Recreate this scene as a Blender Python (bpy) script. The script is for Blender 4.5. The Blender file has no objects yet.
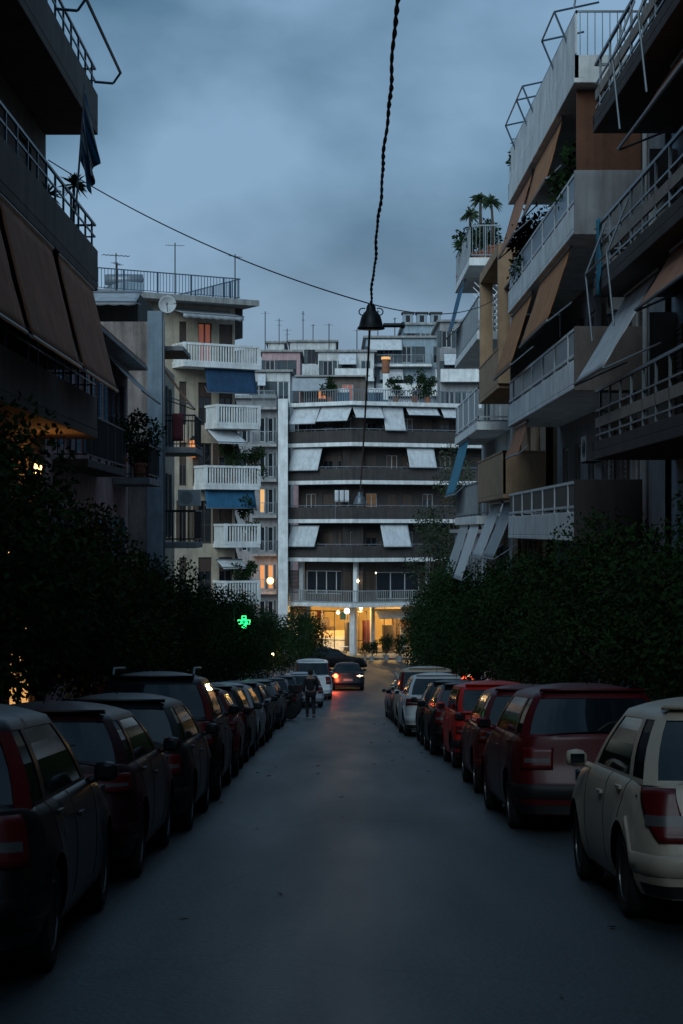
import bpy, bmesh, math, random
from mathutils import Vector, Matrix, noise
R = math.radians
# ------------------------------------------------------------------ camera / world / sun
scene = bpy.context.scene
col = scene.collection
FPX = 1800.0
VX, VY = 332.0, 530.0
CAMZ = 1.67
cam = bpy.data.cameras.new('camera'); camo = bpy.data.objects.new('camera', cam); col.objects.link(camo)
camo.location = (0, 0, CAMZ); camo.rotation_euler = (R(90), 0, 0)
cam.sensor_fit = 'VERTICAL'; cam.sensor_height = 36; cam.lens = FPX/1024*36
cam.shift_x = (341.5-VX)/1024; cam.shift_y = (VY-512)/1024
cam.clip_end = 6000; cam.clip_start = .1
scene.camera = camo
w = bpy.data.worlds.new('World'); scene.world = w; w.use_nodes = True
nt = w.node_tree; nt.nodes.clear()
def wn(t, **k):
    n = nt.nodes.new(t)
    for a, b in k.items(): setattr(n, a, b)
    return n
out = wn('ShaderNodeOutputWorld'); bg = wn('ShaderNodeBackground')
sky = wn('ShaderNodeTexSky', sky_type='NISHITA', sun_disc=False, sun_elevation=R(26), sun_rotation=R(200), air_density=1.6, dust_density=.6, ozone_density=4)
tc = wn('ShaderNodeTexCoord')
mp = wn('ShaderNodeMapping'); mp.inputs['Scale'].default_value = (1.5, 1.0, 2.6); mp.inputs['Rotation'].default_value = (0, R(16), R(0)); mp.inputs['Location'].default_value = (1.35, .6, .15)
n1 = wn('ShaderNodeTexNoise'); n1.inputs['Scale'].default_value = 3.6; n1.inputs['Detail'].default_value = 5; n1.inputs['Roughness'].default_value = .47; n1.inputs['Distortion'].default_value = .15
n2 = wn('ShaderNodeTexNoise'); n2.inputs['Scale'].default_value = 1.3; n2.inputs['Detail'].default_value = 3
cr = wn('ShaderNodeValToRGB'); cr.color_ramp.elements[0].position = .34; cr.color_ramp.elements[1].position = .60
cr.color_ramp.elements[0].color = (.078, .178, .290, 1); cr.color_ramp.elements[1].color = (.258, .425, .620, 1)
cr2 = wn('ShaderNodeValToRGB'); cr2.color_ramp.elements[0].position = .42; cr2.color_ramp.elements[1].position = .62
sep = wn('ShaderNodeSeparateXYZ')
hz = wn('ShaderNodeMapRange'); hz.inputs['From Min'].default_value = .0; hz.inputs['From Max'].default_value = .2; hz.inputs['To Min'].default_value = .8; hz.inputs['To Max'].default_value = 0
mixh = wn('ShaderNodeMixRGB'); mixh.inputs['Color2'].default_value = (.30, .365, .53, 1)
sc = wn('ShaderNodeMixRGB', blend_type='MULTIPLY'); sc.inputs['Fac'].default_value = 1; sc.inputs['Color2'].default_value = (.05, .05, .05, 1)
mixs = wn('ShaderNodeMixRGB'); mixs.inputs['Fac'].default_value = .82
L = nt.links.new
L(tc.outputs['Generated'], mp.inputs['Vector']); L(mp.outputs[0], n1.inputs['Vector']); L(mp.outputs[0], n2.inputs['Vector'])
L(n1.outputs['Fac'], cr.inputs['Fac']); L(tc.outputs['Generated'], sep.inputs[0]); L(sep.outputs['Z'], hz.inputs['Value'])
mul = wn('ShaderNodeMath', operation='MULTIPLY'); L(hz.outputs[0], mul.inputs[0]); L(n2.outputs['Fac'], mul.inputs[1])
mul2 = wn('ShaderNodeMath', operation='MULTIPLY'); mul2.inputs[1].default_value = 1.8; L(mul.outputs[0], mul2.inputs[0])
mul2.use_clamp = True
L(mul2.outputs[0], mixh.inputs['Fac']); L(cr.outputs[0], mixh.inputs['Color1'])
L(sky.outputs[0], sc.inputs['Color1']); L(sc.outputs[0], mixs.inputs['Color1']); L(mixh.outputs[0], mixs.inputs['Color2'])
L(mixs.outputs[0], bg.inputs['Color']); bg.inputs['Strength'].default_value = 1.0; L(bg.outputs[0], out.inputs['Surface'])
sl = bpy.data.lights.new('sun', 'SUN'); so = bpy.data.objects.new('sun', sl); col.objects.link(so)
sl.energy = 1.75; sl.angle = R(40); sl.color = (.74, .92, 1)
so.rotation_euler = (R(64), 0, R(-20))      # comes from behind the camera, low
scene.view_settings.view_transform = 'Standard'; scene.view_settings.look = 'None'
scene.view_settings.exposure = 0.0; scene.view_settings.gamma = 1
scene.render.engine = 'CYCLES'
random.seed(7)

# ------------------------------------------------------------------ ground profile
def g(Y):
    if Y < -80: return 5.2
    pts = [(-80, 5.2), (-60, 4.6), (-40, 3.156), (0, 0), (72, -5.68), (82, -6.33), (98, -7.0), (118, -7.65), (139, -8.1), (200, -8.6), (5000, -8.6)]
    for (a, za), (b, zb) in zip(pts, pts[1:]):
        if Y <= b: return za+(zb-za)*(Y-a)/(b-a)
    return -8.6
def PX(x, Y): return (x-VX)*Y/FPX
def PZ(y, Y): return CAMZ+(VY-y)*Y/FPX

# ------------------------------------------------------------------ materials
MATS = {}
def mat(name, c, rough=.7, metal=0, var=.25, vscale=1.5, bump=0, bscale=30, emit=None, estr=0, coat=0, streak=0, c2=None, bdist=.01, spec=None):
    if name in MATS: return MATS[name]
    m = bpy.data.materials.new(name); m.use_nodes = True; t = m.node_tree; b = t.nodes['Principled BSDF']
    b.inputs['Roughness'].default_value = rough; b.inputs['Metallic'].default_value = metal
    if spec is not None: b.inputs['Specular IOR Level'].default_value = spec
    c = tuple(c)+(1,)
    if coat: b.inputs['Coat Weight'].default_value = coat; b.inputs['Coat Roughness'].default_value = .22
    tcn = t.nodes.new('ShaderNodeTexCoord')
    if var:
        n = t.nodes.new('ShaderNodeTexNoise'); n.inputs['Scale'].default_value = vscale; n.inputs['Detail'].default_value = 6; n.inputs['Roughness'].default_value = .65
        t.links.new(tcn.outputs['Object'], n.inputs['Vector'])
        r = t.nodes.new('ShaderNodeValToRGB'); r.color_ramp.elements[0].position = .3; r.color_ramp.elements[1].position = .7
        lo = tuple(x*(1-var) for x in (c2 or c)[:3])+(1,)
        hi = tuple(min(1, x*(1+var*.5)) for x in c[:3])+(1,)
        r.color_ramp.elements[0].color = lo; r.color_ramp.elements[1].color = hi
        t.links.new(n.outputs['Fac'], r.inputs['Fac']); last = r.outputs[0]
        if streak:
            mpn = t.nodes.new('ShaderNodeMapping'); mpn.inputs['Scale'].default_value = (2.2, 2.2, .22)
            t.links.new(tcn.outputs['Object'], mpn.inputs['Vector'])
            n3 = t.nodes.new('ShaderNodeTexNoise'); n3.inputs['Scale'].default_value = 1.6; n3.inputs['Detail'].default_value = 7; n3.inputs['Roughness'].default_value = .7
            t.links.new(mpn.outputs[0], n3.inputs['Vector'])
            r3 = t.nodes.new('ShaderNodeValToRGB'); r3.color_ramp.elements[0].position = .34; r3.color_ramp.elements[1].position = .58
            r3.color_ramp.elements[0].color = (1-streak,)*3+(1,); r3.color_ramp.elements[1].color = (1, 1, 1, 1)
            t.links.new(n3.outputs['Fac'], r3.inputs['Fac'])
            mx = t.nodes.new('ShaderNodeMixRGB'); mx.blend_type = 'MULTIPLY'; mx.inputs['Fac'].default_value = 1
            t.links.new(last, mx.inputs['Color1']); t.links.new(r3.outputs[0], mx.inputs['Color2']); last = mx.outputs[0]
        t.links.new(last, b.inputs['Base Color'])
    else: b.inputs['Base Color'].default_value = c
    if bump:
        nb = t.nodes.new('ShaderNodeTexNoise'); nb.inputs['Scale'].default_value = bscale; nb.inputs['Detail'].default_value = 4
        t.links.new(tcn.outputs['Object'], nb.inputs['Vector'])
        bn = t.nodes.new('ShaderNodeBump'); bn.inputs['Strength'].default_value = bump; bn.inputs['Distance'].default_value = bdist
        t.links.new(nb.outputs['Fac'], bn.inputs['Height']); t.links.new(bn.outputs[0], b.inputs['Normal'])
    if emit:
        b.inputs['Emission Color'].default_value = tuple(emit)+(1,); b.inputs['Emission Strength'].default_value = estr
    MATS[name] = m
    return m
M = {}
M['white_plaster'] = mat('white_plaster', (.62, .63, .62), .85, streak=.35, bump=.3)
M['grey_plaster'] = mat('grey_plaster', (.30, .30, .31), .9, streak=.35, bump=.3)
M['dark_plaster'] = mat('dark_plaster', (.06, .052, .050), .9, streak=.3, bump=.3)
M['brown_plaster'] = mat('brown_plaster', (.14, .105, .085), .85, streak=.3, bump=.2)
M['cream_plaster'] = mat('cream_plaster', (.46, .39, .30), .9, streak=.3, bump=.3)
M['ochre_plaster'] = mat('ochre_plaster', (.40, .26, .16), .9, streak=.3, bump=.3)
M['pink_plaster'] = mat('pink_plaster', (.50, .33, .34), .9, streak=.3, bump=.3)
M['pale_blue_plaster'] = mat('pale_blue_plaster', (.30, .38, .44), .9, streak=.3, bump=.3)
M['stained_plaster'] = mat('stained_plaster', (.46, .38, .34), .95, streak=.55, var=.6, vscale=.55, bump=.6, bscale=9, bdist=.03)
M['facade_brown'] = mat('facade_brown', (.16, .13, .115), .85, streak=.3, bump=.2)
M['concrete'] = mat('concrete', (.34, .34, .33), .9, streak=.4, bump=.4)
M['trim_white'] = mat('trim_white', (.78, .79, .78), .7, streak=.25)
M['cloth_white'] = mat('cloth_white', (.60, .62, .64), .9, streak=.28, var=.12, vscale=3, bump=.15, bscale=8, bdist=.03)
M['cloth_grey'] = mat('cloth_grey', (.38, .40, .42), .9, streak=.28, var=.15, vscale=3, bump=.15, bscale=8, bdist=.03)
M['cloth_rust'] = mat('cloth_rust', (.42, .18, .07), .9, streak=.28, var=.3, vscale=2, bump=.2, bscale=6, bdist=.03)
M['cloth_brown'] = mat('cloth_brown', (.40, .17, .09), .9, streak=.28, var=.25, vscale=2, bump=.2, bscale=6, bdist=.03)
M['cloth_navy'] = mat('cloth_navy', (.015, .055, .12), .9, streak=.28, var=.25, vscale=2, bump=.2, bscale=6, bdist=.03)
M['cloth_blue'] = mat('cloth_blue', (.02, .11, .21), .9, streak=.28, var=.25, vscale=2, bump=.2, bscale=6, bdist=.03)
M['cloth_teal'] = mat('cloth_teal', (.03, .20, .31), .9, streak=.28, var=.25, vscale=2, bump=.2, bscale=6, bdist=.03)
M['cloth_maroon'] = mat('cloth_maroon', (.10, .02, .03), .95, var=.3)
M['dark_metal'] = mat('dark_metal', (.03, .034, .038), .5, metal=.6, var=.2)
M['grey_metal'] = mat('grey_metal', (.22, .25, .28), .45, metal=.5, var=.2)
M['white_metal'] = mat('white_metal', (.55, .58, .60), .5, var=.15)
M['rail_blue'] = mat('rail_blue', (.05, .085, .12), .35, var=.2)
M['wood_board'] = mat('wood_board', (.30, .25, .21), .7, var=.3, vscale=4)
M['window_glass'] = mat('window_glass', (.012, .016, .022), .08, var=0, spec=.6)
M['window_frame'] = mat('window_frame', (.42, .43, .43), .6, var=.15)
M['frame_dark'] = mat('frame_dark', (.06, .05, .045), .6, var=.2)
M['shutter_green'] = mat('shutter_green', (.05, .075, .09), .7, var=.2)
M['shutter_blue'] = mat('shutter_blue', (.14, .27, .38), .7, var=.2)
M['shutter_brown'] = mat('shutter_brown', (.09, .06, .045), .7, var=.2)
M['lit_warm'] = mat('lit_warm', (.3, .2, .1), .6, var=0, emit=(1, .50, .15), estr=.75)
M['lit_orange'] = mat('lit_orange', (.3, .2, .1), .6, var=0, emit=(1, .30, .06), estr=.7)
M['lit_red'] = mat('lit_red', (.3, .1, .1), .6, var=0, emit=(1, .30, .15), estr=.13)
M['bulb_warm'] = mat('bulb_warm', (1, .9, .7), .5, var=0, emit=(1, .80, .45), estr=9)
M['bulb_orange'] = mat('bulb_orange', (1, .6, .3), .5, var=0, emit=(1, .50, .14), estr=7)
M['neon_green'] = mat('neon_green', (.1, 1, .3), .5, var=0, emit=(.03, 1, .30), estr=1.6)
M['lit_strip_red'] = mat('lit_strip_red', (1, .1, .05), .5, var=0, emit=(1, .10, .03), estr=2.2)
M['brake_red'] = mat('brake_red', (1, .1, .05), .5, var=0, emit=(1, .10, .035), estr=11)
M['head_warm'] = mat('head_warm', (1, .9, .6), .5, var=0, emit=(1, .80, .5), estr=3)
M['black_paint'] = mat('black_paint', (.004, .004, .005), .45, var=.2)
M['terracotta'] = mat('terracotta', (.28, .11, .06), .9, var=.3)
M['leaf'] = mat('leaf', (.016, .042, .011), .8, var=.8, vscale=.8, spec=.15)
M['leaf_olive'] = mat('leaf_olive', (.03, .045, .018), .6, var=.6, vscale=2.2, spec=.3)
M['leaf_palm'] = mat('leaf_palm', (.045, .075, .035), .55, var=.4, vscale=2)
M['bark'] = mat('bark', (.075, .055, .042), .95, var=.4, vscale=6, bump=.6, bscale=25)
M['rubber'] = mat('rubber', (.012, .012, .013), .85, var=.2)
M['rim'] = mat('rim', (.13, .135, .14), .35, metal=.8, var=.1)
M['chrome'] = mat('chrome', (.6, .62, .65), .18, metal=1, var=0)
M['car_glass'] = mat('car_glass', (.006, .012, .016), .07, var=0, spec=.42)
M['lamp_red'] = mat('lamp_red', (.11, .004, .006), .38, var=.2, vscale=20, spec=.4, coat=.1)
M['lamp_clear'] = mat('lamp_clear', (.09, .09, .095), .38, var=.1, vscale=20, spec=.4, coat=.1)
M['plastic_black'] = mat('plastic_black', (.012, .012, .013), .6, var=.2)
M['plate_white'] = mat('plate_white', (.25, .26, .26), .5, var=.1)
M['interior_warm'] = mat('interior_warm', (.55, .40, .20), .8, var=.2)
M['skin'] = mat('skin', (.35, .2, .14), .6, var=.1)
M['coat_dark'] = mat('coat_dark', (.022, .022, .028), .9, var=.3)
M['hair_dark'] = mat('hair_dark', (.015, .011, .009), .8, var=.2)
M['trousers_dark'] = mat('trousers_dark', (.018, .02, .028), .9, var=.3)

# asphalt with patches, wheel tracks polished and repairs
def asphalt():
    m = bpy.data.materials.new('asphalt'); m.use_nodes = True; t = m.node_tree; b = t.nodes['Principled BSDF']; N = t.nodes.new; K = t.links.new
    tcn = N('ShaderNodeTexCoord')
    a = N('ShaderNodeTexNoise'); a.inputs['Scale'].default_value = .35; a.inputs['Detail'].default_value = 8; a.inputs['Roughness'].default_value = .7
    f = N('ShaderNodeTexNoise'); f.inputs['Scale'].default_value = 28; f.inputs['Detail'].default_value = 3
    mpn = N('ShaderNodeMapping'); mpn.inputs['Scale'].default_value = (1.0, .12, 1)
    s = N('ShaderNodeTexNoise'); s.inputs['Scale'].default_value = 1.1; s.inputs['Detail'].default_value = 5
    v = N('ShaderNodeTexVoronoi'); v.feature = 'DISTANCE_TO_EDGE'; v.inputs['Scale'].default_value = .42
    wv = N('ShaderNodeTexNoise'); wv.inputs['Scale'].default_value = 1.5; wv.inputs['Detail'].default_value = 6
    K(tcn.outputs['Object'], a.inputs[0]); K(tcn.outputs['Object'], f.inputs[0]); K(tcn.outputs['Object'], mpn.inputs[0]); K(mpn.outputs[0], s.inputs[0])
    K(tcn.outputs['Object'], wv.inputs[0])
    ad = N('ShaderNodeMixRGB'); ad.inputs['Fac'].default_value = .35; K(tcn.outputs['Object'], ad.inputs[1]); K(wv.outputs['Color'], ad.inputs[2]); K(ad.outputs[0], v.inputs['Vector'])
    r = N('ShaderNodeValToRGB'); r.color_ramp.elements[0].position = .3; r.color_ramp.elements[1].position = .72
    r.color_ramp.elements[0].color = (.012, .018, .020, 1); r.color_ramp.elements[1].color = (.042, .055, .060, 1)
    mixn = N('ShaderNodeMixRGB'); mixn.inputs['Fac'].default_value = .5; K(a.outputs['Fac'], mixn.inputs[1]); K(s.outputs['Fac'], mixn.inputs[2]); K(mixn.outputs[0], r.inputs['Fac'])
    rf = N('ShaderNodeValToRGB'); rf.color_ramp.elements[0].position = .3; rf.color_ramp.elements[1].position = .8; rf.color_ramp.elements[0].color = (.5, .5, .5, 1); rf.color_ramp.elements[1].color = (1.5, 1.5, 1.5, 1)
    K(f.outputs['Fac'], rf.inputs['Fac'])
    mu = N('ShaderNodeMixRGB'); mu.blend_type = 'MULTIPLY'; mu.inputs['Fac'].default_value = 1; K(r.outputs[0], mu.inputs[1]); K(rf.outputs[0], mu.inputs[2])
    rc = N('ShaderNodeValToRGB'); rc.color_ramp.elements[0].position = 0; rc.color_ramp.elements[1].position = .012; rc.color_ramp.elements[0].color = (.45, .45, .45, 1)
    K(v.outputs['Distance'], rc.inputs['Fac'])
    mc = N('ShaderNodeMixRGB'); mc.blend_type = 'MULTIPLY'; mc.inputs['Fac'].default_value = .8; K(mu.outputs[0], mc.inputs[1]); K(rc.outputs[0], mc.inputs[2])
    K(mc.outputs[0], b.inputs['Base Color'])
    rr = N('ShaderNodeMapRange'); rr.inputs['To Min'].default_value = .38; rr.inputs['To Max'].default_value = .72; K(s.outputs['Fac'], rr.inputs['Value']); K(rr.outputs[0], b.inputs['Roughness'])
    bn = N('ShaderNodeBump'); bn.inputs['Strength'].default_value = .5; bn.inputs['Distance'].default_value = .006; K(f.outputs['Fac'], bn.inputs['Height']); K(bn.outputs[0], b.inputs['Normal'])
    return m
M['asphalt'] = asphalt()
M['paving'] = mat('paving', (.16, .155, .15), .85, var=.35, vscale=1.2, bump=.4)
M['kerb'] = mat('kerb', (.24, .24, .23), .85, var=.35, vscale=1.5, bump=.4)
M['earth'] = mat('earth', (.07, .068, .062), .95, var=.3, vscale=.1)

# ------------------------------------------------------------------ mesh helpers
class Fr:
    """facade frame: a along the wall, d outwards, z up"""
    def __init__(s, o, u, n):
        s.o = Vector((o[0], o[1], 0)); s.u = Vector((u[0], u[1], 0)).normalized(); s.n = Vector((n[0], n[1], 0)).normalized()
    def p(s, a, d, z): return s.o+s.u*a+s.n*d+Vector((0, 0, z))
WF = Fr((0, 0), (1, 0), (0, 1))
class MB:
    def __init__(s): s.v = []; s.f = []
    def add(s, vs, fs):
        k = len(s.v); s.v += [Vector(v) for v in vs]; s.f += [tuple(i+k for i in f) for f in fs]; return s
    def hexa(s, p):   # 8 points: bottom 4, top 4
        return s.add(p, [(0, 3, 2, 1), (4, 5, 6, 7), (0, 1, 5, 4), (1, 2, 6, 5), (2, 3, 7, 6), (3, 0, 4, 7)])
    def box(s, x0, x1, y0, y1, z0, z1, F=WF):
        return s.hexa([F.p(x0, y0, z0), F.p(x1, y0, z0), F.p(x1, y1, z0), F.p(x0, y1, z0), F.p(x0, y0, z1), F.p(x1, y0, z1), F.p(x1, y1, z1), F.p(x0, y1, z1)])
    def bar(s, p, q, r, n=6, r2=None):
        p = Vector(p); q = Vector(q); d = q-p
        if d.length < 1e-6: return s
        d.normalize(); u = d.orthogonal().normalized(); v = d.cross(u); r2 = r if r2 is None else r2
        vs = [p+(u*math.cos(2*math.pi*i/n)+v*math.sin(2*math.pi*i/n))*r for i in range(n)]+[q+(u*math.cos(2*math.pi*i/n)+v*math.sin(2*math.pi*i/n))*r2 for i in range(n)]
        fs = [(i, (i+1) % n, n+(i+1) % n, n+i) for i in range(n)]+[tuple(range(n))[::-1], tuple(range(n, 2*n))]
        return s.add(vs, fs)
    def tube(s, pts, rads, n=6):
        pts = [Vector(p) for p in pts]
        if not hasattr(rads, '__len__'): rads = [rads]*len(pts)
        d0 = (pts[1]-pts[0]).normalized(); u = d0.orthogonal().normalized(); vs = []; fs = []
        for i, p in enumerate(pts):
            d = (pts[min(i+1, len(pts)-1)]-pts[max(i-1, 0)]).normalized()
            u = (u-d*u.dot(d)).normalized(); v = d.cross(u)
            vs += [p+(u*math.cos(2*math.pi*k/n)+v*math.sin(2*math.pi*k/n))*rads[i] for k in range(n)]
            if i:
                b = (i-1)*n; fs += [(b+k, b+(k+1) % n, b+n+(k+1) % n, b+n+k) for k in range(n)]
        fs += [tuple(range(n))[::-1], tuple(range(len(vs)-n, len(vs)))]
        return s.add(vs, fs)
    def lathe(s, c, prof, n=16, axis='z', F=None):
        c = Vector(c); vs = []; fs = []
        for r, h in prof:
            for k in range(n):
                a = 2*math.pi*k/n
                if axis == 'z': vs.append(c+Vector((r*math.cos(a), r*math.sin(a), h)))
                elif axis == 'x': vs.append(c+Vector((h, r*math.cos(a), r*math.sin(a))))
                else: vs.append(c+Vector((r*math.cos(a), h, r*math.sin(a))))
        for i in range(len(prof)-1):
            b = i*n; fs += [(b+k, b+(k+1) % n, b+n+(k+1) % n, b+n+k) for k in range(n)]
        fs += [tuple(range(n))[::-1], tuple(range(len(vs)-n, len(vs)))]
        return s.add(vs, fs)
    def sphere(s, c, r, n=10, sz=1):
        return s.lathe(c, [(max(.001, r*math.sin(math.pi*i/n)), -r*sz*math.cos(math.pi*i/n)) for i in range(n+1)], n+2)
    def grid(s, rows):
        k = len(rows[0]); vs = [p for r in rows for p in r]
        return s.add(vs, [(i*k+j, i*k+j+1, (i+1)*k+j+1, (i+1)*k+j) for i in range(len(rows)-1) for j in range(k-1)])
    def build(s, name, m, parent=None, smooth=False, bevel=0, recalc=True, thick=0, label=None):
        me = bpy.data.meshes.new(name)
        off = Vector(ROOT.get(parent.name, (0, 0, 0))) if parent else Vector((0, 0, 0))
        me.from_pydata([tuple(v-off) for v in s.v], [], s.f)
        if recalc:
            b = bmesh.new(); b.from_mesh(me); bmesh.ops.recalc_face_normals(b, faces=b.faces)
            b.to_mesh(me); b.free()
        me.materials.append(m)
        if smooth:
            for p in me.polygons: p.use_smooth = True
        me.update()
        o = bpy.data.objects.new(name, me); col.objects.link(o)
        if parent: o.parent = parent; ROOT[o.name] = tuple(off)
        if thick:
            md = o.modifiers.new('solid', 'SOLIDIFY'); md.thickness = thick; md.offset = 0
        if bevel:
            md = o.modifiers.new('bev', 'BEVEL'); md.width = bevel; md.segments = 2; md.limit_method = 'ANGLE'
        if label: o['label'] = label
        return o
ROOT = {}
def tag(o, label, cat, group=None):
    o['label'] = label; o['category'] = cat
    if group: o['group'] = group
    return o
def struct(o): o['kind'] = 'structure'; return o
def thing(name, label, cat, loc=(0, 0, 0), group=None, world=True):
    o = bpy.data.objects.new(name, None); col.objects.link(o); o.location = loc; o.empty_display_size = .2
    tag(o, label, cat, group)
    ROOT[o.name] = tuple(loc) if world else (0, 0, 0)
    return o
KIDS = {}
def kids(o): return [c for c in bpy.data.objects if c.parent == o]
def copy_tree(o, parent=None):
    c = o.copy(); col.objects.link(c)
    if parent: c.parent = parent
    if o.name not in KIDS: KIDS[o.name] = kids(o)
    for ch in KIDS[o.name]: copy_tree(ch, c)
    return c

# ------------------------------------------------------------------ ground, road, pavements
ys = [-3000, -300, -80]+[y*2.0-60 for y in range(0, 110)]+[170, 200, 300, 600, 1500, 4000]
rows = [[Vector((x, y, g(y)-.02)) for x in (-3000, -300, -60, -12, 12, 60, 300, 3000)] for y in ys]
struct(MB().grid(rows).build('ground', M['earth']))
def XL(Y): return -3.45+(0 if Y < 66 else max(0, min(1, (Y-80)/10))*1.45)
def XR(Y): return 3.95
yy = [-60+y*1.0 for y in range(0, 177)]
rows = [[Vector((x, y, g(y)-.004)) for x in (XL(y), XL(y)*.5, 0, 2, XR(y))] for y in yy]
struct(MB().grid(rows).build('road', M['asphalt'], smooth=True))
cy = [116+y*1.0 for y in range(0, 19)]
rows = [[Vector((x, y, g(y))) for x in (-60, -20, -2, 4, 20, 60)] for y in cy]
struct(MB().grid(rows).build('cross_street', M['asphalt'], smooth=True))
def pavement(s, name):
    ysl = [y for y in yy if y <= 115]
    inner = XL if s < 0 else XR
    mb = MB(); a = []; k = []
    for y in ysl:
        z = g(y); x = inner(y)
        a.append([Vector((x+s*.17, y, z+.13)), Vector((x+s*1.2, y, z+.14)), Vector((s*7.5, y, z+.15))])
        k.append([Vector((x, y, z-.1)), Vector((x, y, z+.11)), Vector((x+s*.02, y, z+.13)), Vector((x+s*.17, y, z+.13))])
    struct(mb.grid(a).build(name, M['paving']))
    struct(MB().grid(k).build('kerb', M['kerb']))
pavement(-1, 'pavement'); pavement(1, 'pavement')
mb = MB(); mb.box(-60, 60, 134, 139, -8.5, g(135)+.15); struct(mb.build('pavement', M['paving']))
# ------------------------------------------------------------------ building parts
def wall(mb, F, a0, a1, z0, z1, ops, th=.22):
    """front sheet with real openings and reveals; core behind is added by caller"""
    As = sorted(set([a0, a1]+[o[0] for o in ops]+[o[1] for o in ops])); Zs = sorted(set([z0, z1]+[o[2] for o in ops]+[o[3] for o in ops]))
    for i in range(len(As)-1):
        for j in range(len(Zs)-1):
            ca = (As[i]+As[i+1])/2; cz = (Zs[j]+Zs[j+1])/2
            if any(o[0] < ca < o[1] and o[2] < cz < o[3] for o in ops): continue
            mb.add([F.p(As[i], 0, Zs[j]), F.p(As[i+1], 0, Zs[j]), F.p(As[i+1], 0, Zs[j+1]), F.p(As[i], 0, Zs[j+1])], [(0, 1, 2, 3)])
    for o in ops:
        A0, A1, Z0, Z1 = o[:4]; q = [(A0, Z0), (A1, Z0), (A1, Z1), (A0, Z1)]
        for k in range(4):
            (a, z), (b, y) = q[k], q[(k+1) % 4]
            mb.add([F.p(a, 0, z), F.p(b, 0, y), F.p(b, -th, y), F.p(a, -th, z)], [(0, 1, 2, 3)])
def window(root, F, a0, a1, z0, z1, glass='window_glass', frame='window_frame', leaves=2, shutter=None, d=-.14, name='window', part_shut=0):
    mb = MB(); w = .06
    mb.box(a0+.002, a0+w, d, d+.07, z0+.002, z1-.002, F); mb.box(a1-w, a1-.002, d, d+.07, z0+.002, z1-.002, F)
    mb.box(a0+w, a1-w, d, d+.07, z0+.002, z0+w, F); mb.box(a0+w, a1-w, d, d+.07, z1-w, z1-.002, F)
    for k in range(1, leaves):
        c = a0+(a1-a0)*k/leaves; mb.box(c-.035, c+.035, d, d+.07, z0+w, z1-w, F)
    fr = mb.build(name, M[frame], root)
    MB().box(a0+w, a1-w, d+.015, d+.03, z0+w, z1-w, F).build('pane', M[glass], fr)
    if part_shut:
        mb = MB(); zb = z1-w-(z1-z0)*part_shut; n = max(3, int((z1-w-zb)/.09))
        for k in range(n):
            zz = zb+(z1-w-zb)*k/n; mb.box(a0+w+.003, a1-w-.003, d+.04, d+.06+(k % 2)*.006, zz, zz+(z1-w-zb)/n-.008, F)
        mb.build('roller_shutter', M[shutter or 'window_frame'], fr)
    elif shutter:
        for sgn, e in ((-1, a0), (1, a1)):
            mb = MB(); wd = (a1-a0)*.42; b0, b1 = (e-wd, e-.02) if sgn < 0 else (e+.02, e+wd)
            mb.box(b0, b0+.05, .02, .06, z0, z1, F); mb.box(b1-.05, b1, .02, .06, z0, z1, F); mb.box(b0+.05, b1-.05, .02, .06, z0, z0+.06, F); mb.box(b0+.05, b1-.05, .02, .06, z1-.06, z1, F)
            n = int((z1-z0-.12)/.1)
            for k in range(n):
                zz = z0+.06+(z1-z0-.12)*k/n; mb.box(b0+.05, b1-.05, .03, .05, zz+.01, zz+.085, F)
            mb.build('shutter', M[shutter], fr)
    return fr
def tri_rail(mb, F, pts, z0, z1, step, r=.012, rect=True):
    for (a, d), (b, e) in zip(pts, pts[1:]):
        P = F.p(a, d, 0); Q = F.p(b, e, 0); n = max(1, int((Q-P).length/step)); t = (Q-P).normalized()*r; m = Vector((-t.y, t.x, 0))
        for k in range(n):
            c = P.lerp(Q, (k+.5)/n)
            vs = [c-t-m, c+t-m, c+t+m, c-t+m]; mb.hexa([v+Vector((0, 0, z0)) for v in vs]+[v+Vector((0, 0, z1)) for v in vs])
def seg_box(mb, F, pts, w, z0, z1, inset=0):
    """wall of width w (inwards) following the open polyline pts of (a,d)"""
    for (a, d), (b, e) in zip(pts, pts[1:]):
        P = F.p(a, d, 0); Q = F.p(b, e, 0); t = (Q-P).normalized(); m = Vector((-t.y, t.x, 0))*(w/2); t = t*(w/2)
        vs = [P-t-m, Q+t*.96-m, Q+t*.96+m, P-t+m]; mb.hexa([v+Vector((0, 0, z0)) for v in vs]+[v+Vector((0, 0, z1)) for v in vs])
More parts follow.
